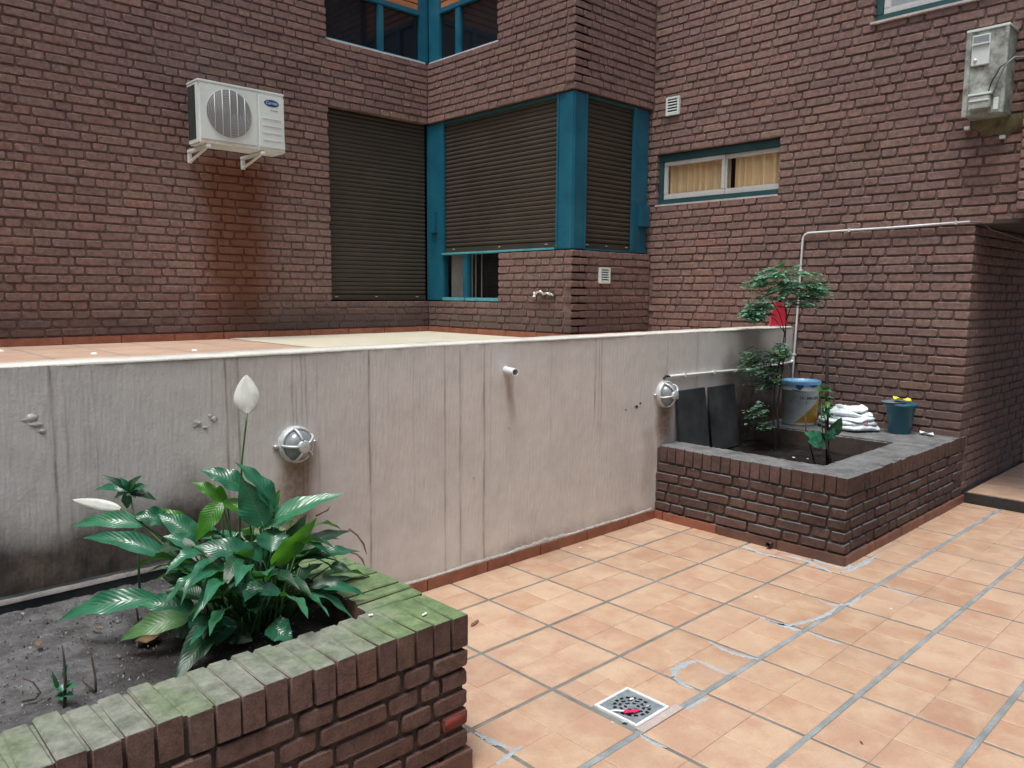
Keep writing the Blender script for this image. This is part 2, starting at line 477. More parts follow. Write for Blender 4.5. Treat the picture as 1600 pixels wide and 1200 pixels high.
def soil_material():
    n = NT('grey_soil')
    c = n.ramp(n.noise(11, 7, 0.75), [(0.3, (0.065, 0.063, 0.062)), (0.5, (0.13, 0.13, 0.132)), (0.7, (0.22, 0.222, 0.228))])
    sp = n.band(n.voro(95), 0.22, 0.1)
    gate = n.band(n.noise(40, 3), 0.52, 0.62)
    c = n.mix(n.math('MULTIPLY', sp, gate), c, (0.50, 0.52, 0.53))
    dk = n.math('MULTIPLY', n.band(n.voro(60), 0.25, 0.1), n.band(n.noise(23, 3), 0.5, 0.6))
    c = n.mix(n.math('MULTIPLY', dk, 0.8), c, (0.02, 0.017, 0.015))
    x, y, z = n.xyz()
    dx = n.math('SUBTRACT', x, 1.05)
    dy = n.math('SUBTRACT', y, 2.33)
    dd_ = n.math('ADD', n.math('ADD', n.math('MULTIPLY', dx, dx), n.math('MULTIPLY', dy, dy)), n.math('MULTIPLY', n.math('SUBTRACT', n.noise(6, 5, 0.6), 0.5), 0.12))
    c = n.mix(n.band(dd_, 0.24, 0.06, 0, 0.85), c, (0.025, 0.02, 0.018))   # shade under the plant painted into the soil colour, plus watered ground
    n.set('Base Color', c)
    n.set('Specular IOR Level', 0.12)
    n.set('Roughness', 0.95)
    n.bump(n.math('ADD', n.noise(60, 6, 0.8), n.math('MULTIPLY', n.noise(18, 4), 1.0)), 0.9, 0.015)
    return n.m


def dark_soil():
    return simple('dark_soil', [(0.008, 0.007, 0.0065), (0.017, 0.015, 0.014), (0.035, 0.032, 0.03)], 14, 0.95, 0.9, 70, dist=0.015, fine=0.6, spec=0.08)


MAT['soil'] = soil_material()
MAT['soil2'] = dark_soil()


def leaf_material(name, cols, rough=0.3, trans=0.25, vein=True, tcol=(0.10, 0.32, 0.03)):
    n = NT(name)
    r = n.math('FRACT', n.math('ADD', n.attr('rnd'), n.objrand()))
    c = n.ramp(r, [(i / (len(cols) - 1), k) for i, k in enumerate(cols)])
    c = n.mix(0.5, c, n.ramp(n.noise(25, 5, 0.6), [(0.3, 0.7), (0.7, 1.3)]), 'MULTIPLY')
    if vein:
        u, t = n.attr('lu'), n.attr('lt')
        au = n.math('ABSOLUTE', u)
        w = n.math('SINE', n.math('MULTIPLY', n.math('ADD', n.math('SUBTRACT', t, n.math('MULTIPLY', au, 0.22)), n.math('MULTIPLY', n.noise(14, 2), 0.06)), 80.0))
        c = n.mix(n.band(au, 0.07, 0.0, 0, 0.5), c, (0.10, 0.22, 0.06))
        c = n.mix(n.band(n.noise(7, 3), 0.5, 0.75, 0, 0.35), c, (0.05, 0.15, 0.04))
        brown = n.band(n.math('ADD', t, n.math('MULTIPLY', n.noise(30), 0.12)), 1.03, 1.09)
        c = n.mix(brown, c, (0.10, 0.06, 0.03))
        n.bump(n.math('ADD', w, n.math('MULTIPLY', n.noise(60), 0.9)), 0.13, 0.004)
    n.set('Base Color', c)
    n.set('Roughness', rough)
    n.set('Specular IOR Level', 0.55)
    tr = n.t.nodes.new('ShaderNodeBsdfTranslucent')
    n.put(tr.inputs[0], (*tcol, 1))
    mx = n.t.nodes.new('ShaderNodeMixShader')
    mx.inputs[0].default_value = trans
    n.t.links.new(n.b.outputs[0], mx.inputs[1])
    n.t.links.new(tr.outputs[0], mx.inputs[2])
    n.t.links.new(mx.outputs[0], n.out.inputs[0])
    return n.m


GREENS = [(0.015, 0.105, 0.056), (0.025, 0.145, 0.08), (0.04, 0.195, 0.105), (0.022, 0.13, 0.075), (0.055, 0.235, 0.125)]
MAT['lily'] = leaf_material('lily_leaf', GREENS, 0.22, 0.2)
MAT['lily_young'] = leaf_material('young_lily_leaf', [(0.035, 0.16, 0.018), (0.06, 0.22, 0.025)], 0.3, 0.4, tcol=(0.16, 0.48, 0.03))
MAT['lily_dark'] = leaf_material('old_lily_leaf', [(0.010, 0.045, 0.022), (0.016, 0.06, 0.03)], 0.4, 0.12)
MAT['lily_pale'] = leaf_material('yellowing_lily_leaf', [(0.07, 0.19, 0.07), (0.12, 0.22, 0.08)], 0.4, 0.25)
MAT['petiole'] = simple('lily_petiole', [(0.03, 0.11, 0.03), (0.05, 0.15, 0.04)], 9, 0.45, 0.05)
MAT['spathe'] = leaf_material('white_spathe', [(0.70, 0.74, 0.66), (0.76, 0.78, 0.72)], 0.5, 0.3, False, tcol=(0.6, 0.65, 0.5))
MAT['shrub'] = leaf_material('shrub_leaf', [(0.085, 0.20, 0.15), (0.13, 0.29, 0.215), (0.18, 0.36, 0.27), (0.10, 0.245, 0.18)], 0.38, 0.22, False)
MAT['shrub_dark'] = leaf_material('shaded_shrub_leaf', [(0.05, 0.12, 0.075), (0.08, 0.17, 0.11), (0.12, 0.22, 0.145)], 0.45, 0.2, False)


def bucket_material():
    """white pail with a faded yellow corner printed on its side"""
    n = NT('printed_pail')
    tc = n.t.nodes.new('ShaderNodeTexCoord').outputs['Object']
    x, y, z = n.xyz(tc)
    # along = direction of the print seen from the court
    s = n.math('ADD', n.math('MULTIPLY', x, 0.715), n.math('MULTIPLY', y, -0.70))
    line = n.math('SUBTRACT', n.math('ADD', n.math('MULTIPLY', s, 1.0), 0.105), z)
    ym = n.math('MULTIPLY', n.band(line, 0.0, 0.006), n.math('MULTIPLY', n.band(z, 0.022, 0.027), n.band(z, 0.238, 0.232)))
    front = n.band(n.math('ADD', n.math('MULTIPLY', x, -0.7), n.math('MULTIPLY', y, -0.715)), -0.02, 0.0)
    ym = n.math('MULTIPLY', ym, front)
    c = n.ramp(n.noise(12, 5, 0.7), [(0.3, (0.36, 0.41, 0.42)), (0.6, (0.52, 0.57, 0.58)), (0.8, (0.6, 0.64, 0.65))])
    c = n.mix(n.math('MULTIPLY', ym, n.band(n.noise(30, 5, 0.7), 0.2, 0.45, 0.75, 1)), c, (0.42, 0.235, 0.012))
    dirt = n.math('MULTIPLY', n.band(n.noise(16, 6, 0.75), 0.55, 0.7), 0.55)
    c = n.mix(dirt, c, (0.10, 0.10, 0.085))
    n.set('Base Color', c)
    n.set('Roughness', 0.45)
    return n.m


MAT['pail'] = bucket_material()
MAT['pail_blue'] = simple('blue_lid', [(0.13, 0.36, 0.60), (0.24, 0.50, 0.74)], 14, 0.4, 0.05)

# ------------------------------------------------------------------ object helpers
WL = {}


def empty(name, loc, label, cat, group=None):
    o = bpy.data.objects.new(name, None)
    o.empty_display_size = 0.1
    o.location = Vector([float(v) for v in loc])
    COL.objects.link(o)
    WL[o] = np.array(loc, float)
    o['label'] = label
    o['category'] = cat
    if group:
        o['group'] = group
    return o


def tag(o, label, cat, group=None):
    o['label'] = label
    o['category'] = cat
    if group:
        o['group'] = group
    return o


class MB:
    """collects geometry given in world coordinates"""

    def __init__(self):
        self.v, self.f, self.fm = [], [], []
        self.mi = 0

    def add(self, vs, fs):
        b = len(self.v)
        self.v += [tuple(float(c) for c in p) for p in vs]
        self.f += [tuple(i + b for i in f) for f in fs]
        self.fm += [self.mi] * len(fs)
        return self

    def box(self, x0, x1, y0, y1, z0, z1):
        x0, x1 = sorted((x0, x1)); y0, y1 = sorted((y0, y1)); z0, z1 = sorted((z0, z1))
        v = [(x0, y0, z0), (x1, y0, z0), (x1, y1, z0), (x0, y1, z0), (x0, y0, z1), (x1, y0, z1), (x1, y1, z1), (x0, y1, z1)]
        return self.add(v, [(0, 3, 2, 1), (4, 5, 6, 7), (0, 1, 5, 4), (1, 2, 6, 5), (2, 3, 7, 6), (3, 0, 4, 7)])

    def tube(self, pts, r, seg=8, cap=True):
        pts = [np.array(p, float) for p in pts]
        rs = r if isinstance(r, (list, tuple)) else [r] * len(pts)
        vs, n = [], len(pts)
        prev = None
        for i, p in enumerate(pts):
            d = pts[min(i + 1, n - 1)] - pts[max(i - 1, 0)]
            d /= max(1e-9, np.linalg.norm(d))
            if prev is None:
                a = np.cross(d, [0, 0, 1.0] if abs(d[2]) < 0.9 else [1.0, 0, 0])
            else:
                a = prev - d * (prev @ d)
            a /= max(1e-9, np.linalg.norm(a))
            prev = a
            b = np.cross(d, a)
            for k in range(seg):
                t = 2 * math.pi * k / seg
                vs.append(p + rs[i] * (math.cos(t) * a + math.sin(t) * b))
        fs = []
        for i in range(n - 1):
            for k in range(seg):
                k2 = (k + 1) % seg
                fs.append((i * seg + k, i * seg + k2, (i + 1) * seg + k2, (i + 1) * seg + k))
        if cap:
            fs.append(tuple(reversed(range(seg))))
            fs.append(tuple((n - 1) * seg + k for k in range(seg)))
        return self.add(vs, fs)

    def lathe(self, c, prof, seg=32, axis=(0, 0, 1), cap0=False, cap1=False):
        ax = np.array(axis, float); ax /= np.linalg.norm(ax)
        a = np.cross(ax, [0, 0, 1.0] if abs(ax[2]) < 0.9 else [1.0, 0, 0]); a /= np.linalg.norm(a)
        b = np.cross(ax, a)
        c = np.array(c, float)
        vs, fs = [], []
        for (r, h) in prof:
            for k in range(seg):
                t = 2 * math.pi * k / seg
                vs.append(c + ax * h + r * (math.cos(t) * a + math.sin(t) * b))
        for i in range(len(prof) - 1):
            for k in range(seg):
                k2 = (k + 1) % seg
                fs.append((i * seg + k, i * seg + k2, (i + 1) * seg + k2, (i + 1) * seg + k))
        if cap0:
            fs.append(tuple(reversed(range(seg))))
        if cap1:
            fs.append(tuple((len(prof) - 1) * seg + k for k in range(seg)))
        return self.add(vs, fs)

    def build(self, name, mats, parent=None, smooth=False, bevel=0.0, origin=None, rnd=None):
        me = bpy.data.meshes.new(name)
        org = WL[parent] if parent is not None else np.array(origin if origin is not None else (0, 0, 0), float)
        me.from_pydata([tuple(np.array(p) - org) for p in self.v], [], self.f)
        mats = mats if isinstance(mats, (list, tuple)) else [mats]
        for m in mats:
            me.materials.append(MAT[m] if isinstance(m, str) else m)
        if len(mats) > 1:
            me.polygons.foreach_set('material_index', self.fm)
        if bevel:
            bm = bmesh.new()
            bm.from_mesh(me)
            bmesh.ops.bevel(bm, geom=[e for e in bm.edges if e.is_manifold and e.calc_face_angle(0) > 0.5], offset=bevel, segments=2, affect='EDGES', clamp_overlap=True)
            bm.to_mesh(me)
            bm.free()
        if smooth:
            me.polygons.foreach_set('use_smooth', [True] * len(me.polygons))
        if rnd is not None:
            at_ = me.attributes.new('rnd', 'FLOAT', 'POINT')
            at_.data.foreach_set('value', [rnd] * len(me.vertices))
        me.update()
        o = bpy.data.objects.new(name, me)
        COL.objects.link(o)
        if parent is not None:
            o.parent = parent
            WL[o] = WL[parent]
        else:
            o.location = Vector([float(v) for v in org])
            WL[o] = org
        return o


def part_empty(name, parent):
    o = bpy.data.objects.new(name, None)
    o.empty_display_size = 0.05
    COL.objects.link(o)
    o.parent = parent
    WL[o] = WL[parent]
    return o


# ------------------------------------------------------------------ bricks
RNG = random.Random(7)
CH = 0.0675           # course height
JO = 0.0128           # joint
LS, LH = 0.218, 0.103  # stretcher and header lengths
BH = CH - JO


def brick_geo(L, H, D, rng, cap=False):
    def outline(d, c, y, jit):
        a, b = L / 2 - d, H / 2 - d
        pts = [(-a + c, -b), (a - c, -b), (a, -b + c), (a, b - c), (a - c, b), (-a + c, b), (-a, b - c), (-a, -b + c)]
        return [(p[0] + rng.uniform(-jit, jit), y + rng.uniform(-jit, jit) * 0.6, p[1] + rng.uniform(-jit, jit)) for p in pts]
    m = min(L, H)
    k_ = 0.45 if cap else 1.0
    r0 = outline(0.0045 * k_, 0.0085 * k_, 0.0, 0.0017 * k_)
    r1 = outline(0.0005, 0.0065 * k_, 0.0055 * k_, 0.0012 * k_)
    r2 = outline(0.002, 0.006, D, 0.0008)
    v = r0 + r1 + r2
    f = [tuple(range(8))]
    for i in range(2):
        for k in range(8):
            k2 = (k + 1) % 8
            f.append((i * 8 + k, (i + 1) * 8 + k, (i + 1) * 8 + k2, i * 8 + k2))
    if cap:
        f.append(tuple(reversed(range(16, 24))))
    return np.array(v), f


VAR = {}


def variants(key, L, H, D, n, cap=False):
    rng = random.Random(hash((round(L, 4), round(H, 4))) & 0xffff)
    VAR[key] = dict(L=L, H=H, geo=[brick_geo(L, H, D, rng, cap) for _ in range(n)], mesh={})


variants('stretcher', LS, BH, 0.10, 12)
variants('header', LH, BH, 0.10, 12)
variants('rim', 0.0615, 0.105, 0.225, 10, True)


def brick_mesh(key, i, mat):
    d = VAR[key]['mesh']
    if (i, mat) not in d:
        v, f = VAR[key]['geo'][i]
        me = bpy.data.meshes.new('brick_' + key)
        me.from_pydata([tuple(p) for p in v], [], f)
        me.materials.append(MAT[mat])
        me.polygons.foreach_set('use_smooth', [0 < k_ < 9 for k_ in range(len(me.polygons))])
        a = me.attributes.new('rnd', 'FLOAT', 'POINT')
        a.data.foreach_set('value', [RNG.random()] * len(v))
        d[(i, mat)] = me
    return d[(i, mat)]


def course_bricks(s0, s1, z0, ncourses, holes, ends=(None, None), phase=0.0):
    """Flemish-like bond along s; ends: (even, odd) extra insets at s0/s1 per course parity"""
    out = []
    rng = RNG
    for k in range(ncourses):
        zc = z0 + (k + 0.5) * CH
        a, b = s0, s1
        if ends[0]:
            a += ends[0][k % 2]
        if ends[1]:
            b -= ends[1][k % 2]
        iv = [(a, b)]
        for (h0, h1, hz0, hz1) in holes:
            if hz0 < zc < hz1:
                nv = []
                for (p, q) in iv:
                    if h1 <= p or h0 >= q:
                        nv.append((p, q))
                    else:
                        if h0 > p: nv.append((p, h0))
                        if h1 < q: nv.append((h1, q))
                iv = nv
        for (p, q) in iv:
            if q - p < 0.03:
                continue
            per = LS + LH + 2 * JO
            s = math.floor((p - s0) / per) * per + s0 - per + (0.0 if k % 2 else (LS + JO) / 2 + LH / 2 - 0.002) + phase
            seq = 0
            s += rng.uniform(-0.012, 0.012)
            cuts = []
            while s < q:
                L = LS if seq % 2 == 0 else LH
                if rng.random() < 0.035:
                    L = LH if L == LS else LS
                L += rng.uniform(-0.006, 0.006)
                lo, hi = max(s, p), min(s + L, q)
                if hi - lo > 0.004:
                    cuts.append([lo, hi])
                s += L + JO
                seq += 1
            # merge slivers into their neighbour
            i = 0
            while i < len(cuts):
                if cuts[i][1] - cuts[i][0] < 0.045 and len(cuts) > 1:
                    if i + 1 < len(cuts):
                        cuts[i + 1][0] = cuts[i][0]
                        cuts.pop(i)
                        continue
                    cuts[i - 1][1] = cuts[i][1]
                    cuts.pop(i)
                    break
                i += 1
            for lo, hi in cuts:
                L = hi - lo
                out.append(((lo + hi) / 2, zc, L, 'stretcher' if L > 0.15 else 'header'))
    return out


def lay(entries, root, mat, limit=300, name='brick'):
    """entries: (key, L, Matrix, occluded). The largest in the photo become objects, the rest one mesh."""
    sc = []
    for i, (key, L, M, hid) in enumerate(entries):
        hL, hH = L / 2, VAR[key]['H'] / 2
        pts = [proj(M @ Vector(p)) for p in ((-hL, 0, -hH), (hL, 0, -hH), (hL, 0, hH), (-hL, 0, hH))]
        if any(p is None for p in pts) or hid:
            sc.append((0, i)); continue
        cx = sum(p[0] for p in pts) / 4; cy = sum(p[1] for p in pts) / 4
        ar = 0.5 * abs((pts[2][0] - pts[0][0]) * (pts[3][1] - pts[1][1]) - (pts[3][0] - pts[1][0]) * (pts[2][1] - pts[0][1]))
        sc.append((ar if 4 < cx < 1596 and 4 < cy < 1196 else 0, i))
    sc.sort(reverse=True)
    solo = {i for a, i in sc[:limit] if a > 0}
    org = Vector(WL[root])
    V, F, Rn, Sm, off = [], [], [], [], 0
    for i, (key, L, M, hid) in enumerate(entries):
        vi = RNG.randrange(len(VAR[key]['geo']))
        jit = Matrix.Translation((RNG.uniform(-.0015, .0015), RNG.uniform(-.0035, .0035), RNG.uniform(-.0016, .0016))) @ Matrix.Rotation(RNG.uniform(-.010, .010), 4, 'Y') @ Matrix.Rotation(RNG.uniform(-.012, .012), 4, 'Z')
        W = Matrix.Translation(-org) @ M @ jit @ Matrix.Diagonal((L / VAR[key]['L'], 1, 1, 1))
        if i in solo:
            o = bpy.data.objects.new(name, brick_mesh(key, vi, mat))
            COL.objects.link(o)
            o.parent = root
            o.matrix_local = W
            WL[o] = WL[root]
        else:
            v, f = VAR[key]['geo'][vi]
            A = np.array(W)
            V.append(v @ A[:3, :3].T + A[:3, 3])
            F += [tuple(j + off for j in q) for q in f]
            Rn += [RNG.random()] * len(v)
            Sm += [0 < k_ < 9 for k_ in range(len(f))]
            off += len(v)
    if V:
        me = bpy.data.meshes.new('brick_field')
        me.from_pydata([tuple(p) for p in np.concatenate(V)], [], F)
        me.materials.append(MAT[mat])
        me.polygons.foreach_set('use_smooth', Sm)
        a = me.attributes.new('rnd', 'FLOAT', 'POINT')
        a.data.foreach_set('value', Rn)
        o = bpy.data.objects.new('brick_field', me)
        COL.objects.link(o)
        o.parent = root
        o['kind'] = 'stuff'
        WL[o] = WL[root]


def face_matrix(facing, const, s, z):
    """facing '-y': s = X; facing '-x': s = Y; '+x': s = Y"""
    if facing == '-y':
        return Matrix.Translation((s, const, z))
    if facing == '-x':
        return Matrix.Translation((const, s, z)) @ Matrix.Rotation(-math.pi / 2, 4, 'Z')
    return Matrix.Translation((const, s, z)) @ Matrix.Rotation(math.pi / 2, 4, 'Z')


def slab_face(facing, const, s0, s1, z0, z1, holes, depth, rec=0.0118, grow=0.008):
    """mortar body of a wall face with openings; front set back behind the brick faces"""
    mb = MB()
    hs = [(a - grow, b + grow, c - grow, d + grow) for a, b, c, d in holes]
    S = sorted({s0, s1, *[min(max(v, s0), s1) for h in hs for v in h[:2]]})
    Z = sorted({z0, z1, *[min(max(v, z0), z1) for h in hs for v in h[2:]]})
    solid = {}
    for i in range(len(S) - 1):
        for j in range(len(Z) - 1):
            cs, cz = (S[i] + S[i + 1]) / 2, (Z[j] + Z[j + 1]) / 2
            solid[i, j] = not any(h[0] < cs < h[1] and h[2] < cz < h[3] for h in hs)
    sg = {'-y': 1, '-x': 1, '+x': -1}[facing]

    def P(s, d, z):
        t = const + sg * (rec + d)
        return (s, t, z) if facing == '-y' else (t, s, z)
    for (i, j), ok in solid.items():
        if not ok:
            continue
        a, b, c, d = S[i], S[i + 1], Z[j], Z[j + 1]
        mb.add([P(a, 0, c), P(b, 0, c), P(b, 0, d), P(a, 0, d)], [(0, 1, 2, 3)])
        mb.add([P(a, depth, c), P(b, depth, c), P(b, depth, d), P(a, depth, d)], [(3, 2, 1, 0)])
        for (di, dj, e) in ((-1, 0, ((a, c), (a, d))), (1, 0, ((b, c), (b, d))), (0, -1, ((a, c), (b, c))), (0, 1, ((a, d), (b, d)))):
            if not solid.get((i + di, j + dj), False):
                (p, q), (r, t) = e
                mb.add([P(p, 0, q), P(r, 0, t), P(r, depth, t), P(p, depth, q)], [(0, 1, 2, 3)])
    return mb


# ------------------------------------------------------------------ layout numbers (metres)
YW, WT, WTH = 3.153, 1.281, 0.15      # white wall face, its top, its thickness
YA, XB, YC, XD, YE = 6.708, 5.151, 4.66, 6.281, 1.83
TZ = 1.13                             # terrace level
ZTOP = 5.0                            # bricks are laid up to here
ZMAX = 8.5
ZA0 = 1.1925
ZD0 = 0.50
Z_SILL, Z_LINT, Z_UP = 1.935, 3.285, 3.8925
P2X, P2Z = 4.378, 0.515
P1X, P1Y, P1Z = 1.556, 1.83, 0.532

# ------------------------------------------------------------------ ground: courtyard floor
TP = 0.4205
TX0, TY0 = 2.553, 0.735


def struct(o):
    o['kind'] = 'structure'
    return o


def joint_y(j):
    """half width of the grout line at row boundary j (the nearer ones were re-pointed wide)"""
    return {0: 0.0115, 1: 0.0115, 2: 0.0135}.get(j, 0.0085)


fl = struct(MB().box(-9, 6.45, -7, YW + 0.05, -0.30, 0.0004).build('floor', 'grout', None))
for j_ in (0, 1, 2):      # joints re-pointed with pale bluish cement
    MB().box(1.6, 6.44, TY0 + j_ * TP - joint_y(j_) + 0.001, TY0 + j_ * TP + joint_y(j_) - 0.001, -0.004, 0.0022).build('repointed_joint', 'repoint', fl)
tile_var = []
for vi in range(6):
    rg = random.Random(100 + vi)
    v, f = [], []
    for (qx, qy) in ((0, 0), (1, 0), (0, 1), (1, 1)):
        g = 0.0013
        x0, x1 = qx * 0.5 + (g if qx else 0), qx * 0.5 + 0.5 - (0 if qx else g)
        y0, y1 = qy * 0.5 + (g if qy else 0), qy * 0.5 + 0.5 - (0 if qy else g)
        b = len(v)
        e = 0.011
        hz = 0.004 + rg.uniform(-.0006, .0006)
        v += [(x0, y0, -.006), (x1, y0, -.006), (x1, y1, -.006), (x0, y1, -.006), (x0, y0, hz - .0022), (x1, y0, hz - .0022), (x1, y1, hz - .0022), (x0, y1, hz - .0022),
              (x0 + e, y0 + e, hz), (x1 - e, y0 + e, hz), (x1 - e, y1 - e, hz), (x0 + e, y1 - e, hz)]
        for k in range(4):
            k2 = (k + 1) % 4
            f += [(b + k, b + k2, b + 4 + k2, b + 4 + k), (b + 4 + k, b + 4 + k2, b + 8 + k2, b + 8 + k)]
        f.append((b + 8, b + 9, b + 10, b + 11))
    me = bpy.data.meshes.new('tile')
    me.from_pydata([(p[0] - .5, p[1] - .5, p[2]) for p in v], [], f)
    me.materials.append(MAT['tile'])
    a = me.attributes.new('rnd', 'FLOAT', 'POINT')
    vals = []
    for q in range(4):
        vals += [rg.uniform(0, .33)] * 12
    a.data.foreach_set('value', vals)
    tile_var.append(me)


GR = (2.155, 2.356, 1.60, 1.802)      # floor drain
for i in range(-8, 10):
    for j in range(-6, 7):
        x0, x1 = TX0 + i * TP + 0.0082, TX0 + (i + 1) * TP - 0.0082
        y0, y1 = TY0 + j * TP + joint_y(j), TY0 + (j + 1) * TP - joint_y(j + 1)
        if x1 > 6.44: x1 = 6.44
        if y1 > YW - 0.012: y1 = YW - 0.012
        if x1 - x0 < 0.05 or y1 - y0 < 0.04:
            continue
        cx, cy = (x0 + x1) / 2, (y0 + y1) / 2
        if cy > YE + 0.02 and x0 > P2X - 0.02 - 0.0:
            continue
        if cx < P1X - 0.25 and cy > P1Y + 0.05:
            continue
        pr = proj((cx, cy, 0))
        if pr is None and (cx < -1 or cy < -1):
            continue
        if pr is not None and not (-350 < pr[0] < 1950 and pr[1] < 1650):
            continue
        cells = [(x0, x1, y0, y1)]
        if x0 < GR[0] < x1 and y0 < GR[2] < y1 + 0.3 and y0 < (GR[2] + GR[3]) / 2 < y1 + 0.02:
            m = 0.006
            cells = [(x0, GR[0] - m, y0, y1), (GR[1] + m, x1, y0, y1), (GR[0] - m, GR[1] + m, GR[3] + m, y1), (GR[0] - m, GR[1] + m, y0, GR[2] - m)]
        for (a, b, c, d) in cells:
            if b - a < 0.012 or d - c < 0.012:
                continue
            o = bpy.data.objects.new('tile', tile_var[RNG.randrange(6)])
            COL.objects.link(o)
            o.parent = fl
            o.location = ((a + b) / 2, (c + d) / 2, RNG.uniform(-.0008, .0008))
            o.scale = (b - a, d - c, 1)
            o.rotation_euler = (RNG.uniform(-.0022, .0022), RNG.uniform(-.0022, .0022), 0)

# cement smeared over the joints where the paving was repaired


def smear(pts, w, seed):
    rg = random.Random(seed)
    p = [np.array((*q, 0.0)) for q in pts]
    n = 44
    path = []
    for k in range(n + 1):
        t = k / n * (len(p) - 1)
        i = min(int(t), len(p) - 2)
        u = t - i
        p0, p1, p2, p3 = p[max(i - 1, 0)], p[i], p[i + 1], p[min(i + 2, len(p) - 1)]
        path.append(0.5 * ((2 * p1) + (-p0 + p2) * u + (2 * p0 - 5 * p1 + 4 * p2 - p3) * u * u + (-p0 + 3 * p1 - 3 * p2 + p3) * u ** 3))
    v, f = [], []
    for k, c in enumerate(path):
        d = path[min(k + 1, n)] - path[max(k - 1, 0)]
        d /= max(1e-6, np.linalg.norm(d))
        s = np.array((-d[1], d[0], 0))
        ww = 1.3 * w * (0.25 + 0.75 * math.sin(math.pi * min(max(k / n, .03), .97))) * rg.uniform(.35, 1.4)
        for q, h in ((-1, .0042), (-.5, .0058), (.5, .0058), (1, .0042)):
            v.append(c + s * ww * q * rg.uniform(.9, 1.1) + np.array((0, 0, h)))
        if k:
            b = 4 * k
            f += [(b - 4 + q, b - 3 + q, b + 1 + q, b + q) for q in range(3)]
    mb = MB()
    mb.add(v, f)
    return mb.build('cement_smear', 'cement', fl, smooth=True)


def fpx(*pp):
    return [tuple(at(x, y, 2, 0)[:2]) for x, y in pp]


for k, (pp, w) in enumerate([
        (fpx((1188, 966), (1225, 978), (1262, 972), (1290, 962), (1308, 950)), .014),
        (fpx((1196, 969), (1228, 980), (1252, 988)), .016),
        (fpx((1052, 1060), (1056, 1048), (1072, 1038), (1090, 1034)), .016),
        (fpx((1052, 1058), (1066, 1070), (1084, 1078)), .010),
        (fpx((1108, 1004), (1140, 1020), (1186, 1032)), .012),
        (fpx((1090, 1034), (1120, 1048), (1142, 1056)), .008),
        (fpx((1300, 868), (1330, 888), (1290, 882), (1262, 870)), .012),
        (fpx((1160, 852), (1190, 866), (1225, 872)), .014),
        (fpx((1222, 868), (1262, 878), (1300, 896)), .015),
        (fpx((1275, 936), (1300, 946), (1330, 944), (1346, 930)), .012),
        (fpx((1314, 896), (1340, 886), (1372, 868)), .016),
        (fpx((1380, 915), (1410, 928), (1436, 934)), .007),
        (fpx((742, 1146), (764, 1158), (800, 1172)), .012),
        (fpx((775, 1196), (798, 1180), (815, 1168)), .010),
        (fpx((1000, 1150), (1020, 1162), (1042, 1170)), .009),
        (fpx((1262, 988), (1290, 1000), (1318, 1008)), .008),
        (fpx((1108, 1092), (1092, 1098), (1070, 1112)), .010)]):
    smear(pp, w, k)

# ------------------------------------------------------------------ raised terrace behind the white wall
terr = struct(MB().box(-9, XD + 0.02, YW + WTH - 0.02, YA + 0.05, -0.3, TZ).build('terrace', 'terrace', None))
MB().box(2.95, XB - 0.02, YC + 0.02, YA - 0.02, TZ + 0.0005, TZ + 0.006).build('cream_paving', 'cream', terr)
for (px, py) in ((147, 553), (304, 548), (1, 549)):
    q = at(px, py, 2, TZ)
    MB().lathe(q, [(0.0, 0.012), (0.018, 0.008), (0.022, 0.0)], 8).build('bird_dropping', 'pole_white', terr, smooth=True)

# ------------------------------------------------------------------ left brick wall
holesA = [(3.985, XB + 0.3, 1.4625, Z_LINT), (3.978, XB + 0.3, Z_UP, 5.4)]
wa = empty('brick_wall', (2.0, YA, TZ), 'long red-brown brick wall on the terrace carrying the white air conditioner', 'wall')
slab_face('-y', YA, -9, XB + 0.012, TZ, ZMAX, holesA, 0.24).build('mortar', 'mortar_a', wa)
nA = int((ZTOP - ZA0) / CH)
ent = [(k, L, face_matrix('-y', YA, s, z), False) for (s, z, L, k) in course_bricks(-1.3, XB - 0.003, ZA0, nA, holesA)]
lay(ent, wa, 'brick_a')


def skirting(root, facing, const, s0, s1, z0, h, mat, t=0.011, pitch=0.30, jo=0.006, lift=0.0):
    s = s0
    while s < s1 - 0.01:
        e = min(s + pitch - jo, s1)
        mb = MB()
        sg = {'-y': 1, '-x': 1, '+x': -1}[facing]
        a, b = sorted((const - sg * t, const + sg * 0.004))
        if facing == '-y':
            mb.box(s, e, a, b, z0, z0 + h + RNG.uniform(-.002, .002))
        else:
            mb.box(a, b, s, e, z0, z0 + h + RNG.uniform(-.002, .002))
        mb.build('skirting_tile', mat, root, bevel=0.0025)
        s += pitch


skirting(wa, '-y', YA, -1.3, XB - 0.012, TZ + 0.001, 0.058, 'skirt', pitch=0.42)

# roller shutters ---------------------------------------------------------------


def slat_mesh(L, facing, pitch, mat):
    """one convex slat, length L along s, centred"""
    h = pitch - 0.004
    prof = [(0.004, -h / 2), (-0.001, -h / 2 + 0.006), (-0.0042, -0.008), (-0.0042, 0.010), (-0.001, h / 2 - 0.005), (0.004, h / 2)]
    v, f = [], []
    for s in (-L / 2, L / 2):
        v += [(s, d, z) if facing == '-y' else (d, s, z) for d, z in prof]
    n = len(prof)
    f = [(i, n + i, n + i + 1, i + 1) for i in range(n - 1)]
    me = bpy.data.meshes.new('slat')
    me.from_pydata(v, [], f)
    me.materials.append(MAT[mat])
    me.polygons.foreach_set('use_smooth', [True] * len(f))
    return me


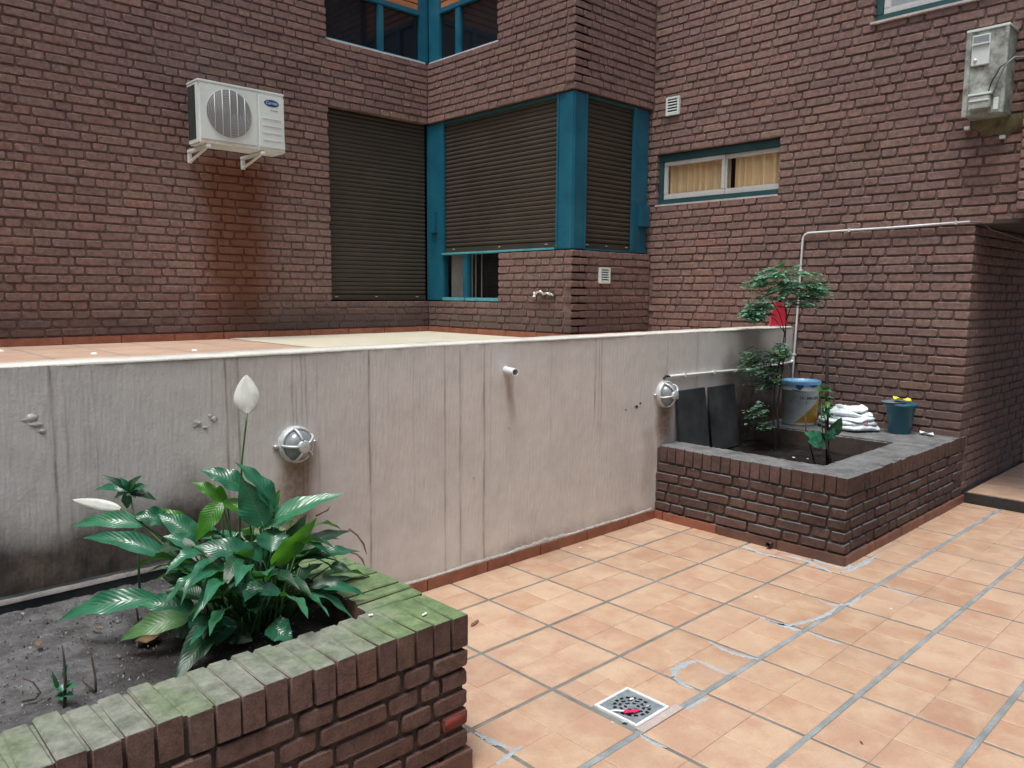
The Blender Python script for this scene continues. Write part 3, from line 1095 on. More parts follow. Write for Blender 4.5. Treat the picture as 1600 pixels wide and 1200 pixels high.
def shutter(root, facing, const, s0, s1, z0, z1, pitch=0.042, marks=3):
    sh = part_empty('roller_shutter', root)
    me = slat_mesh(s1 - s0, facing, pitch, 'shutter')
    z = z0 + 0.055
    org = WL[sh]
    while z < z1 + 0.02:
        c = ((s0 + s1) / 2, const, z + pitch / 2) if facing == '-y' else (const, (s0 + s1) / 2, z + pitch / 2)
        o = bpy.data.objects.new('slat', me)
        COL.objects.link(o)
        o.parent = sh
        o.location = Vector([c[i] - org[i] for i in range(3)])
        z += pitch
    d = 0.012
    mb = MB()
    if facing == '-y':
        mb.box(s0, s1, const - d, const + d, z0, z0 + 0.052)
    else:
        mb.box(const - d, const + d, s0, s1, z0, z0 + 0.052)
    mb.build('bottom_bar', 'shutter', sh, bevel=0.003)
    mb = MB()     # back of the curtain, so nothing shows between slats
    if facing == '-y':
        mb.box(s0, s1, const + 0.014, const + 0.022, z0, z1)
    else:
        mb.box(const + 0.014, const + 0.022, s0, s1, z0, z1)
    mb.build('curtain_back', 'hole', sh)
    for k in range(marks):
        s = s0 + (s1 - s0) * (0.08, 0.47, 0.9)[k]
        w = 0.016 if k != 1 else 0.012
        mb = MB()
        if facing == '-y':
            mb.box(s - w, s + w, const - d - 0.006, const - d + 0.001, z0 + 0.03, z0 + 0.037)
        else:
            mb.box(const - d - 0.006, const - d + 0.001, s - w, s + w, z0 + 0.03, z0 + 0.037)
        mb.build('stop', 'shutter_tip', sh)
    return sh


shutter(wa, '-y', YA + 0.085, 3.98, XB + 0.02, 1.4685, Z_LINT + 0.02)


def bars(root, facing, const, d0, d1, items, mat, name='frame', bevel=0.004):
    """items: (s0, s1, z0, z1); box between depth d0..d1 behind the wall face (d positive inwards)"""
    mb = MB()
    for (a, b, c, d) in items:
        if facing == '-y':
            mb.box(a, b, const + d0, const + d1, c, d)
        else:
            mb.box(const + d0, const + d1, a, b, c, d)
    return mb.build(name, mat, root, bevel=bevel)


def each_bar(root, facing, const, d0, d1, items, mat, name, bevel=0.004):
    return [bars(root, facing, const, d0, d1, [it], mat, name, bevel) for it in items]


# upper window in the left wall
w1 = part_empty('window', wa)
zt = 4.365
each_bar(w1, '-y', YA, 0.055, 0.115, [(4.59, 4.655, Z_UP + 0.016, zt - 0.001), (5.095, XB + 0.0535, Z_UP + 0.016, 5.4)], 'teal', 'mullion')
each_bar(w1, '-y', YA, 0.05, 0.12, [(3.97, 5.094, zt, zt + 0.05)], 'teal', 'transom')
bars(w1, '-y', YA, 0.02, 0.13, [(3.97, XB - 0.005, Z_UP - 0.004, Z_UP + 0.014)], 'sillmetal', 'sill')
bars(w1, '-y', YA, 0.05, 0.12, [(3.97, 4.59 - .001, Z_UP + 0.015, Z_UP + 0.03), (4.656, 5.094, Z_UP + 0.015, Z_UP + 0.03)], 'teal_worn', 'bottom_rail')
each_bar(w1, '-y', YA, 0.085, 0.091, [(3.96, 4.589, Z_UP + .02, zt), (4.656, 5.094, Z_UP + .02, zt)], 'glass', 'pane', 0)
for k in range(14):
    bars(w1, '-y', YA, 0.075, 0.09, [(3.96, 5.094, zt + .052 + k * .07, zt + .052 + k * .07 + .062)], 'wood', 'wood_slat', 0.004)
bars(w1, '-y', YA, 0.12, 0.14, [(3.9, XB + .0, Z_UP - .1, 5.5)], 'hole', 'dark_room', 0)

# ------------------------------------------------------------------ projecting brick bay (faces B and C)
bay = empty('brick_bay', (XB + 0.5, YC + 0.6, TZ), 'projecting brick bay with teal corner window and brown roller shutters above the terrace', 'building bay')
holesB = [(5.612, YA + 0.3, 1.4625, Z_SILL), (YC - 0.1, YA + 0.3, Z_SILL, Z_LINT), (5.642, YA + 0.3, Z_UP, 5.4)]
holesC = [(XB - 0.1, XD + 0.1, Z_SILL, Z_LINT)]
for (za, zb_) in ((TZ, Z_SILL - 0.008), (Z_LINT + 0.008, ZMAX)):
    slab_face('-x', XB, YC + 0.0118, YA + 0.012, za, zb_, holesB, 0.2).build('mortar', 'mortar', bay)
    slab_face('-y', YC, XB + 0.0120, XD + 0.012, za, zb_, holesC, 0.2).build('mortar', 'mortar', bay)
for (za, zb_) in ((1.3, 3.5), (3.6, 5.6)):
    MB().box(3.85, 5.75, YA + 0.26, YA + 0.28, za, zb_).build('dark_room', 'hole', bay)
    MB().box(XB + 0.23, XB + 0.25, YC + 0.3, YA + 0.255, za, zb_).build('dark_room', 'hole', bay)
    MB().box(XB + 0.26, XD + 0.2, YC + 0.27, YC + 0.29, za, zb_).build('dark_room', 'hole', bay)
q = 0.10 + JO
entB = [(k, L, face_matrix('-x', XB, s, z), False) for (s, z, L, k) in course_bricks(YC, YA - 0.003, ZA0, nA, holesB, ends=((0.0, q), None), phase=0.05)]
entC = [(k, L, face_matrix('-y', YC, s, z), False) for (s, z, L, k) in course_bricks(XB, XD - 0.003, ZA0, nA, holesC, ends=((q, 0.0), None))]
lay(entB + entC, bay, 'brick_b')
skirting(bay, '-x', XB, YC, YA - 0.012, TZ + 0.001, 0.058, 'skirt', pitch=0.42)
skirting(bay, '-y', YC, XB - 0.01, XD, TZ + 0.001, 0.058, 'skirt', pitch=0.42)
# soffit over the corner window
bars(bay, '-x', XB, 0.014, 0.3, [(YC + 0.2, YA, Z_LINT + 0.004, Z_LINT + 0.05)], 'skirt_dark', 'soffit', 0)
bars(bay, '-y', YC, 0.014, 0.2, [(XB + 0.014, XD, Z_LINT + 0.0045, Z_LINT + 0.05)], 'skirt_dark', 'soffit', 0)

cw = part_empty('corner_window', bay)
# corner post with seams
bars(cw, '-x', XB, 0.022, 0.20, [(YC + 0.022, YC + 0.225, Z_SILL + 0.004, Z_LINT - 0.002)], 'teal', 'corner_post', 0.006)
each_bar(cw, '-x', XB, 0.012, 0.028, [(YC + 0.19, YC + 0.215, Z_SILL + 0.005, Z_LINT - 0.003)], 'teal', 'cover_strip', 0.003)
each_bar(cw, '-y', YC, 0.012, 0.028, [(XB + 0.03, XB + 0.05, Z_SILL + 0.005, Z_LINT - 0.003), (XB + 0.172, XB + 0.197, Z_SILL + 0.005, Z_LINT - 0.003)], 'teal', 'cover_strip', 0.003)
# frame at the inner corner and on the far side
each_bar(cw, '-x', XB, 0.03, 0.11, [(6.50, YA + 0.06, 1.4665, Z_LINT - 0.002)], 'teal', 'jamb')
each_bar(cw, '-x', XB, 0.018, 0.05, [(6.475, 6.515, Z_SILL + 0.024, Z_LINT - 0.003)], 'teal', 'guide_rail', 0.003)
each_bar(cw, '-x', XB, -0.012, 0.06, [(6.59, 6.675, 2.17, 2.385)], 'teal', 'strap_box', 0.004)
each_bar(cw, '-y', YC, 0.04, 0.13, [(6.04, XD - 0.016, Z_SILL + 0.004, Z_LINT - 0.003)], 'teal', 'jamb')
each_bar(cw, '-y', YC, 0.022, 0.05, [(6.02, 6.055, Z_SILL + 0.005, Z_LINT - 0.004)], 'teal', 'guide_rail', 0.003)
each_bar(cw, '-y', YC, -0.01, 0.05, [(6.13, 6.25, 2.19, 2.395)], 'teal', 'strap_box', 0.004)
each_bar(cw, '-x', XB, 0.008, 0.13, [(YC + 0.226, 6.499, Z_SILL + 0.002, Z_SILL + 0.022)], 'teal_worn', 'sill', 0.003)
each_bar(cw, '-y', YC, 0.008, 0.13, [(XB + 0.2, 6.039, Z_SILL - 0.002, Z_SILL + 0.0145)], 'teal', 'sill', 0.003)
each_bar(cw, '-x', XB, 0.03, 0.1, [(YC + 0.226, 6.499, Z_LINT - 0.035, Z_LINT - 0.001)], 'teal_dark', 'head_rail', 0.003)
each_bar(cw, '-y', YC, 0.03, 0.1, [(XB + 0.2, 6.039, Z_LINT - 0.035, Z_LINT - 0.002)], 'teal_dark', 'head_rail', 0.003)
shutter(bay, '-x', XB + 0.06, YC + 0.227, 6.498, Z_SILL + 0.0225, Z_LINT - 0.036)
shutter(bay, '-y', YC + 0.06, XB + 0.199, 6.038, Z_SILL + 0.015, Z_LINT - 0.036)
# low window under the shutter
w2 = part_empty('window', bay)
each_bar(w2, '-x', XB, 0.03, 0.095, [(6.10, 6.175, 1.50, Z_SILL + 0.001)], 'teal', 'mullion')
each_bar(w2, '-x', XB, 0.018, 0.11, [(5.6, 6.13, 1.4645, 1.499), (6.145, 6.499, 1.4645, 1.499)], 'teal_worn', 'bottom_rail')
each_bar(w2, '-x', XB, 0.06, 0.066, [(5.58, 6.099, 1.499, Z_SILL), (6.176, 6.5, 1.499, Z_SILL)], 'thinglass', 'pane', 0)
bars(w2, '-x', XB, 0.074, 0.08, [(6.2, 6.41, 1.45, Z_SILL)], 'greycurtain', 'blind', 0)
for k, yy in enumerate((5.93, 6.02, 6.075)):
    bars(w2, '-x', XB, 0.074, 0.08, [(yy, yy + 0.012, 1.45, Z_SILL)], 'greycurtain', 'blind_cord', 0)
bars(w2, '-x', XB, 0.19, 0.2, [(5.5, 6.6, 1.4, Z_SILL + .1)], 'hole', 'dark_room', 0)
# upper window on the bay
w3 = part_empty('window', bay)
each_bar(w3, '-x', XB, 0.055, 0.115, [(6.25, 6.325, Z_UP + 0.016, zt - 0.001), (6.575, YA + 0.05, Z_UP + 0.016, 5.4)], 'teal', 'mullion')
each_bar(w3, '-x', XB, 0.05, 0.12, [(5.63, 6.574, zt, zt + 0.05)], 'teal', 'transom')
bars(w3, '-x', XB, 0.02, 0.13, [(5.63, YA + 0.0, Z_UP - 0.004, Z_UP + 0.013)], 'sillmetal', 'sill')
each_bar(w3, '-x', XB, 0.085, 0.091, [(5.62, 6.249, Z_UP + .014, zt), (6.326, 6.599, Z_UP + .014, zt)], 'glass', 'pane', 0)
for k in range(14):
    bars(w3, '-x', XB, 0.075, 0.09, [(5.62, 6.574, zt + .052 + k * .07, zt + .052 + k * .07 + .062)], 'wood', 'wood_slat', 0.004)
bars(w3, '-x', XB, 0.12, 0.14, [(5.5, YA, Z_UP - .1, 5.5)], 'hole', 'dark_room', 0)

# ------------------------------------------------------------------ right brick wall (D) over planter, terrace and passage
wd = empty('brick_wall', (XD, 3.2, 0.0), 'red-brown brick wall with narrow curtained window and white conduit, behind the planter', 'wall')
ZSOF = ZD0 + 23 * CH
W4 = (3.356, 4.61, 2.39, 2.8625)
W5 = (-0.6, 2.64, 3.605, 5.4)
holesD = [W4, W5, (-9, YE, -1, ZSOF)]
slab_face('-x', XD, -7, 4.95, 0, ZMAX, holesD, 0.26).build('mortar', 'mortar', wd)
nD = int((ZTOP - ZD0) / CH)
allD = course_bricks(-0.4, 4.80, ZD0, nD, holesD, ends=None if False else (None, None), phase=0.02)
ent = []
for (s, z, L, k) in allD:
    if s + L / 2 > YC - 0.002 and not (Z_SILL < z < Z_LINT):
        if s - L / 2 > YC - 0.05:
            continue
        e0, e1 = s - L / 2, YC - 0.004
        s, L = (e0 + e1) / 2, e1 - e0
        if L < 0.03:
            continue
        k = 'stretcher' if L > 0.15 else 'header'
    if s > YW and z < TZ + 0.06:
        continue
    ent.append((k, L, face_matrix('-x', XD, s, z), False))
# brick pilaster standing proud beside the utility box
PJX, PJY, PJZ = 6.15, 1.555, ZSOF + 0.07
ent += [(k, L, face_matrix('-x', PJX, s, z), False) for (s, z, L, k) in course_bricks(0.3, PJY, PJZ, 40, [], phase=0.07)]
lay(ent, wd, 'brick_d')
MB().box(PJX + 0.013, XD + 0.02, 0.3, PJY - 0.013, PJZ - 0.004, ZMAX).build('pilaster', 'mortar', wd)
skirting(wd, '-x', XD, YW + WTH, YC - 0.012, TZ + 0.001, 0.058, 'skirt', pitch=0.42)
# narrow sliding window
w4 = part_empty('window', wd)
a, b, c, d = W4
bars(w4, '-x', XD, 0.0, 0.16, [(a - 0.002, b + 0.012, c - 0.012, c + 0.006)], 'stone_sill', 'sill', 0.003)
each_bar(w4, '-x', XD, 0.045, 0.11, [(a, b, d - 0.065, d - 0.0), (a, b, c + 0.0065, c + 0.055), (b - 0.05, b, c + 0.056, d - 0.066)], 'teal_dark', 'frame', 0.003)
for (s0, s1, dd) in (((a, 3.93, 0.072)), ((3.905, b - 0.051, 0.056))):
    sash = []
    z0, z1 = c + 0.0555, d - 0.066
    sash += [(s0, s1, z0, z0 + 0.05), (s0, s1, z1 - 0.04, z1), (s0, s0 + 0.032, z0 + 0.0505, z1 - 0.0405), (s1 - 0.04, s1, z0 + 0.0505, z1 - 0.0405)]
    each_bar(w4, '-x', XD, dd, dd + 0.03, sash, 'alu', 'sash_bar', 0.003)
    bars(w4, '-x', XD, dd + 0.012, dd + 0.016, [(s0 + 0.03, s1 - 0.03, z0 + 0.045, z1 - 0.035)], 'thinglass', 'pane', 0)
mb = MB()
n = 160
vv, ff = [], []
for i in range(n + 1):
    s = a - 0.02 + (b - a + 0.0) * i / n
    wv = 0.019 * math.sin(i * 0.62 + 1.6 * math.sin(i * 0.11)) + 0.004 * math.sin(i * 1.33)
    if 3.84 < s < 3.90:
        pass
    for z in (c - 0.05, (c + d) / 2, d + 0.05):
        vv.append((XD + 0.126 + wv, s, z))
    if i and not (3.845 < s < 3.895):
        k = 3 * i
        ff += [(k - 3, k, k + 1, k - 2), (k - 2, k + 1, k + 2, k - 1)]
mb.add(vv, ff)
mb.build('curtain', 'curtain', w4, smooth=True)
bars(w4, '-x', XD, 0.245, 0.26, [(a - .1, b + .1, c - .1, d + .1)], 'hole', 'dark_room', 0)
# window at the top edge of the picture
w5 = part_empty('window', wd)
a, b, c, d = W5
bars(w5, '-x', XD, -0.02, 0.16, [(a, b + 0.012, c - 0.012, c + 0.008)], 'stone_sill', 'sill', 0.003)
each_bar(w5, '-x', XD, 0.06, 0.14, [(a, b - 0.0, c + 0.0085, c + 0.07), (b - 0.05, b, c + 0.0705, d)], 'teal_dark', 'frame', 0.003)
each_bar(w5, '-x', XD, 0.075, 0.125, [(a, b - 0.051, c + 0.0705, c + 0.115), (b - 0.1, b - 0.051, c + 0.1155, d)], 'alu', 'sash_bar', 0.003)
bars(w5, '-x', XD, 0.10, 0.104, [(a, b - 0.09, c + 0.1, d)], 'paleglass', 'pane', 0)

# ------------------------------------------------------------------ passage wall (E), soffit, step
we = empty('brick_wall', (7.0, YE, 0.0), 'shaded brick wall running back under the passage at the right edge', 'wall')
XE1 = 8.06
slab_face('-y', YE, XD + 0.0135, XE1, 0.02, ZSOF, [], 0.2).build('mortar', 'mortar', we)
ent = [(k, L, face_matrix('-y', YE, s, z), False) for (s, z, L, k) in course_bricks(XD, XE1, ZD0 - 6 * CH, 29, [], ends=((q, 0.0), None))]
ent = [e for e in ent if e[2].translation.x > XD + 0.11 or e[2].translation.z > ZD0]
lay(ent, we, 'brick_d')
pas = struct(MB().box(6.452, 12, -7, YE + 0.02, -0.3, 0.078).build('passage_floor', 'granite', None))
k = 0
for i in range(12):
    for j in range(5):
        x0, y1 = 6.475 + i * 0.42, YE - 0.02 - j * 0.42
        o = MB().box(x0, x0 + 0.408, y1 - 0.408, y1, 0.07, 0.084).build('tile', 'tile', pas, bevel=0.002, rnd=RNG.random())
sof = struct(MB().box(XD + 0.27, 8.2, -7, YE + 0.3, ZSOF + 0.002, ZSOF + 0.25).build('passage_ceiling', 'soffit', None))
MB().box(XD + 0.002, XD + 0.2695, -7, YE + 0.012, ZSOF + 0.002, ZSOF + 0.03).build('lintel_soffit', 'soffit', sof)
# end of the passage: pale door frame and leaf
door = empty('door', (8.3, YE, 0.08), 'pale door jamb seen beyond the end of the passage wall', 'door')
MB().box(XE1 + 0.004, XE1 + 0.09, YE - 0.03, YE + 0.2, 0.084, ZSOF).build('jamb', 'plaster', door, bevel=0.004)
MB().box(XE1 + 0.092, XE1 + 0.95, YE + 0.05, YE + 0.09, 0.09, ZSOF).build('door_leaf', 'plaster', door, bevel=0.004)
MB().box(XE1 + 0.16, XE1 + 0.88, YE + 0.04, YE + 0.052, 1.05, 1.95).build('door_panel', 'alu', door, bevel=0.004)
MB().tube([(XE1 + 0.85, YE + 0.05, 1.0), (XE1 + 0.85, YE + 0.0, 1.0), (XE1 + 0.75, YE + 0.0, 1.0)], 0.009, 8).build('handle', 'silver', door, smooth=True)

# the unseen sides of the light well
back = struct(MB().box(-9, 12, -7.2, -7.0, -0.3, ZMAX).build('wall_behind', 'mortar', None))
lef = struct(MB().box(-9.2, -9.0, -7, YA + 0.2, -0.3, ZMAX).build('wall_beside', 'mortar', None))

# ------------------------------------------------------------------ white rendered wall
ww = empty('rendered_wall', (3.0, YW, 0.0), 'low streaked white rendered wall holding up the terrace', 'wall')
STREAKS = [  # x, half width, strength, bottom z
    (0.722, .006, .75, .52), (0.767, .005, .35, .6), (0.824, .004, .22, .75), (0.84, .004, .2, .7), (0.862, .006, .28, .62), (1.024, .005, .16, .9), (1.305, .003, .38, 1.0),
    (1.364, .0055, .8, .45), (1.386, .0035, .45, .5), (1.40, .0035, .3, .55), (1.416, .0055, .8, .45), (1.50, .008, .1, .8), (1.58, .01, .1, .7), (1.665, .0045, .55, .85), (1.683, .0035, .45, .7), (1.708, .0045, .6, .45),
    (1.73, .004, .55, .4), (1.787, .005, .28, .5), (2.062, .0055, .8, .05), (2.175, .004, .2, .9), (2.20, .004, .15, .95), (2.325, .004, .22, .6), (2.36, .003, .12, .8), (2.524, .0045, .62, .05), (2.627, .0055, .62, .05), (2.64, .003, .3, .3),
    (2.797, .006, .8, .05), (2.844, .003, .3, .75), (3.0, .03, .0, .6), (3.323, .0045, .3, .75), (3.721, .006, .62, .85), (3.758, .005, .5, .8), (3.782, .006, .6, .72), (4.478, .008, .35, .95), (4.846, .010, .42, .75), (4.87, .005, .2, .9), (5.3, .05, .15, .6), (5.7, .06, .25, .5), (6.05, .04, .2, .5),
    (0.2, .005, .6, .5), (-0.1, .005, .5, .5), (-0.5, .006, .6, .4)]
xs = []
x = -4.0
while x < 0.3:
    xs.append(x); x += 0.05
while x < 5.0:
    xs.append(x); x += 0.0045
while x < XD + 0.01:
    xs.append(x); x += 0.02
xs.append(XD + 0.012)
xs = np.array(xs)
zs = np.concatenate([np.linspace(-0.05, 1.24, 44), [1.26, WT]])
XX, ZZ = np.meshgrid(xs, zs, indexing='ij')
rs = np.random.RandomState(3)
streak = np.zeros_like(XX); rust = np.zeros_like(XX); grime = np.zeros_like(XX)


def sstep(v, lo, hi):
    t = np.clip((v - lo) / (hi - lo), 0, 1)
    return t * t * (3 - 2 * t)


for (sx, hw, st, zb) in STREAKS:
    wob = 0.0018 * np.sin(ZZ * 9 + sx * 50) + 0.001 * np.sin(ZZ * 31 + sx * 20)
    wid = hw * (0.75 + 0.35 * np.sin(ZZ * 5.3 + sx * 37) ** 2)
    g = np.exp(-((XX - sx - wob) / wid) ** 2) + 0.14 * np.exp(-((XX - sx - wob) / (wid * 4.0)) ** 2)
    streak = np.maximum(streak, g * st * sstep(ZZ, zb - 0.28, zb + 0.1) * (0.78 + 0.22 * np.sin(ZZ * 14 + sx * 90)))
# faint fine runs everywhere
for i in range(70):
    sx, hw, st, zb = rs.uniform(0, 6.2), rs.uniform(.002, .005), rs.uniform(.02, .09), rs.uniform(.2, 1.15)
    streak = np.maximum(streak, np.exp(-((XX - sx - .001 * np.sin(ZZ * 20 + sx * 9)) / hw) ** 2) * st * sstep(ZZ, zb - .15, zb + .1))
# soot just under the coping
streak = np.maximum(streak, 0.16 * sstep(ZZ, 1.19, 1.28))
# rust below lamps and the spout
for (lx, hw, zt_, zb, st) in ((1.675, .085, .83, 0.30, .85), (4.47, .095, .80, .36, .95), (3.0, .028, 1.10, .72, .45), (4.30, .07, .62, .02, .30)):
    rust = np.maximum(rust, st * np.exp(-((XX - lx - .012 * np.sin(ZZ * 17)) / hw) ** 4) * sstep(ZZ, zb, zb + .28) * (1 - sstep(ZZ, zt_, zt_ + .05)))
# damp, black stain: behind the soil at the left, and behind the back planter
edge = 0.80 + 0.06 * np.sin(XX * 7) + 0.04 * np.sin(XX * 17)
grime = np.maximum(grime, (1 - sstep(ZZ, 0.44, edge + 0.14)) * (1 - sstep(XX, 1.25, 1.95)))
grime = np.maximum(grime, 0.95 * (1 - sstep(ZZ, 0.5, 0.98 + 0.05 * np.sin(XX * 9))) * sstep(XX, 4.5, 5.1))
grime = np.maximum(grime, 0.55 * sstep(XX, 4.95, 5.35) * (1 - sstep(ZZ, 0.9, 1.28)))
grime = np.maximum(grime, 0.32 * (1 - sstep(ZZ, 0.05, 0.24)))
nx, nz = XX.shape
bumpy = rs.normal(0, 0.0006, XX.shape)
V = np.stack([XX, np.full_like(XX, YW) + bumpy, ZZ], -1).reshape(-1, 3)
F = [(i * nz + j, (i + 1) * nz + j, (i + 1) * nz + j + 1, i * nz + j + 1) for i in range(nx - 1) for j in range(nz - 1)]
mb = MB(); mb.add(V, F)
face = mb.build('render_coat', 'wall', ww, smooth=True)
for nm, arr in (('streak', streak), ('rust', rust), ('grime', grime)):
    a_ = face.data.attributes.new(nm, 'FLOAT', 'POINT')
    a_.data.foreach_set('value', arr.reshape(-1).astype(np.float32))
MB().box(-9, XD + 0.012, YW + 0.003, YW + WTH, -0.1, WT - 0.004).build('wall_core', 'coping', ww)
# coping: an uneven cement lip
vv, ff = [], []
xx = np.arange(-4.0, XD + 0.012, 0.06)
for i, x in enumerate(xx):
    e = 0.004 * math.sin(x * 3.1) + RNG.uniform(-.003, .003)
    dz = RNG.uniform(-.0015, .0015)
    vv += [(x, YW - 0.002 + e * .6, WT - 0.006), (x, YW - 0.003 + e * .6, WT + 0.001 + dz), (x, YW + 0.012, WT + 0.006 + dz), (x, YW + WTH + 0.004, WT + 0.008 + dz), (x, YW + WTH + 0.004, WT - 0.02)]
    if i:
        b_ = 5 * i
        ff += [(b_ - 5 + k, b_ + k, b_ + k + 1, b_ - 4 + k) for k in range(4)]
mb = MB(); mb.add(vv, ff); mb.build('coping', 'coping', ww, smooth=True)
skirting(ww, '-y', YW, P1X + 0.002, P2X - 0.004, 0.0, 0.062, 'skirt', t=0.013, pitch=TP)
# blistered white render just above the skirting
vv, ff = [], []
for i, x in enumerate(np.arange(P1X + 0.01, P2X - 0.02, 0.022)):
    h_ = 0.012 + 0.02 * abs(math.sin(x * 5.3) * math.sin(x * 2.1 + 1)) * RNG.uniform(.3, 1.2)
    d_ = RNG.uniform(.001, .006)
    vv += [(x, YW - 0.004, 0.058), (x, YW - 0.006 - d_, 0.064 + h_ * .4), (x, YW + 0.001, 0.064 + h_)]
    if i:
        b_ = 3 * i
        ff += [(b_ - 3, b_, b_ + 1, b_ - 2), (b_ - 2, b_ + 1, b_ + 2, b_ - 1)]
mb = MB(); mb.add(vv, ff); mb.build('loose_render', 'coping_dirty', ww, smooth=True)
# old plaster scars
for (px, py, r) in ((48, 655, .022), (56, 664, .02), (66, 674, .014), (308, 662, .02), (334, 655, .016), (320, 668, .010), (327, 650, .008), (994, 635, .014), (1000, 630, .010), (978, 640, .006), (795, 668, .007), (740, 745, .006)):
    qq = at(px, py, 1, YW)
    rg = random.Random(px)
    mb = MB()
    pr = []
    seg = 12
    vv = [(qq[0], YW - 0.003, qq[2])]
    for rr, dd in ((0.55, -0.0045), (1.0, 0.002)):
        for k in range(seg):
            t = 2 * math.pi * k / seg
            w_ = r * rr * rg.uniform(.35, 1.35)
            vv.append((qq[0] + 1.5 * w_ * math.cos(t), YW + dd * rg.uniform(.3, 1.1), qq[2] + w_ * math.sin(t)))
    ff = [(0, 1 + (k + 1) % seg, 1 + k) for k in range(seg)] + [(1 + k, 1 + (k + 1) % seg, 1 + seg + (k + 1) % seg, 1 + seg + k) for k in range(seg)]
    mb.add(vv, ff)
    mb.build('plaster_scar', 'coping_dirty' if px < 900 else 'mortar_p', ww, smooth=True)


# ------------------------------------------------------------------ brick planters
def planter_faces(root, mat, faces, top, limit=300):
    """faces: (facing, const, s0, s1, start inset parity, end inset parity, z0); rim of bricks on edge above"""
    ent = []
    for (facing, const, s0, s1, e0, e1, z0, n) in faces:
        ent += [(k, L, face_matrix(facing, const, s, z), False) for (s, z, L, k) in course_bricks(s0, s1, z0, n, [], ends=(e0, e1), phase=RNG.uniform(0, .1))]
    return ent


RIMH = 0.105
RW = 0.225
# front planter
p1 = empty('brick_planter', (0.6, 2.4, 0.0), 'mossy-rimmed brick planter in the foreground holding the peace lily', 'planter', None)
NC1 = 6
z01 = P1Z - RIMH - JO - NC1 * CH + JO / 2
eq = (0.0, 0.112)
ent = planter_faces(p1, 'brick_p1', [('-y', P1Y, -1.6, P1X, None, (0.112, 0.0), z01, NC1), ('+x', P1X, P1Y, YW - 0.01, (0.0, 0.112), None, z01, NC1)], None)
rp = 0.0685
x = P1X - 0.03
rim = []
zc = P1Z - RIMH / 2
while x > -1.6:
    rim.append(('rim', 0.0615, Matrix.Translation((x, P1Y - 0.002 + RNG.uniform(-.004, .004), zc + RNG.uniform(-.004, .004))) @ Matrix.Rotation(RNG.uniform(-.015, .015), 4, 'Z') @ Matrix.Rotation(RNG.uniform(-.012, .012), 4, 'X'), False))
    x -= rp + RNG.uniform(-.002, .003)
y = P1Y + RW + 0.045
while y < YW - 0.02:
    rim.append(('rim', 0.0615, Matrix.Translation((P1X + 0.002, y, zc + RNG.uniform(-.004, .004))) @ Matrix.Rotation(math.pi / 2 + RNG.uniform(-.02, .02), 4, 'Z') @ Matrix.Rotation(RNG.uniform(-.02, .02), 4, 'X'), False))
    y += rp
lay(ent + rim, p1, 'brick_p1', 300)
MB().box(-1.6, P1X - 0.013, P1Y + 0.013, P1Y + 0.2, 0, P1Z - 0.03).build('mortar', 'mortar_p', p1)
MB().box(-1.6, P1X - 0.016, P1Y + 0.012, P1Y + 0.218, P1Z - 0.04, P1Z - 0.0075).build('mossy_joint', 'brick_p1', p1)
MB().box(P1X - 0.218, P1X - 0.012, P1Y + 0.2185, YW - 0.005, P1Z - 0.04, P1Z - 0.0075).build('mossy_joint', 'brick_p1', p1)
MB().box(P1X - 0.2, P1X - 0.0135, P1Y + 0.2005, YW - 0.005, 0, P1Z - 0.03).build('mortar', 'mortar_p', p1)
MB().box(P1X - 0.1, P1X + 0.001, P1Y - 0.001, P1Y + 0.095, z01 + 2 * CH + .008, z01 + 3 * CH - .006).build('brick', 'brick_red', p1, bevel=0.008, smooth=True)
skirting(p1, '-y', P1Y, -1.6, P1X + 0.010, 0.0, 0.072, 'skirt_dark', t=0.014, pitch=TP)
skirting(p1, '+x', P1X, P1Y, YW - 0.02, 0.0, 0.072, 'skirt_dark', t=0.014, pitch=TP)


def soil_bed(root, x0, x1, y0, y1, zlev, mat, amp=0.012, step=0.025, mound=None, seed=1):
    rs_ = np.random.RandomState(seed)
    xs_ = np.arange(x0, x1 + step, step); ys_ = np.arange(y0, y1 + step, step)
    G, H_ = np.meshgrid(xs_, ys_, indexing='ij')
    h = np.zeros_like(G)
    for fq, am in ((3, 1.0), (7, .6), (15, .4), (31, .3)):
        ph = rs_.uniform(0, 6, 4)
        h += am * np.sin(G * fq + ph[0] + 1.3 * np.sin(H_ * fq * .7 + ph[1])) * np.sin(H_ * fq * 1.1 + ph[2] + np.sin(G * fq * .6 + ph[3]))
    h = h * amp * 0.5 + rs_.normal(0, amp * 0.16, G.shape)
    if mound:
        for (mx, my, mr, mh) in mound:
            h += mh * np.exp(-((G - mx) ** 2 + (H_ - my) ** 2) / mr ** 2)
    nx_, ny_ = G.shape
    V_ = np.stack([G, H_, zlev + h], -1).reshape(-1, 3)
    F_ = [(i * ny_ + j, (i + 1) * ny_ + j, (i + 1) * ny_ + j + 1, i * ny_ + j + 1) for i in range(nx_ - 1) for j in range(ny_ - 1)]
    m_ = MB(); m_.add(V_, F_)
    return m_.build('soil', mat, root, smooth=True)


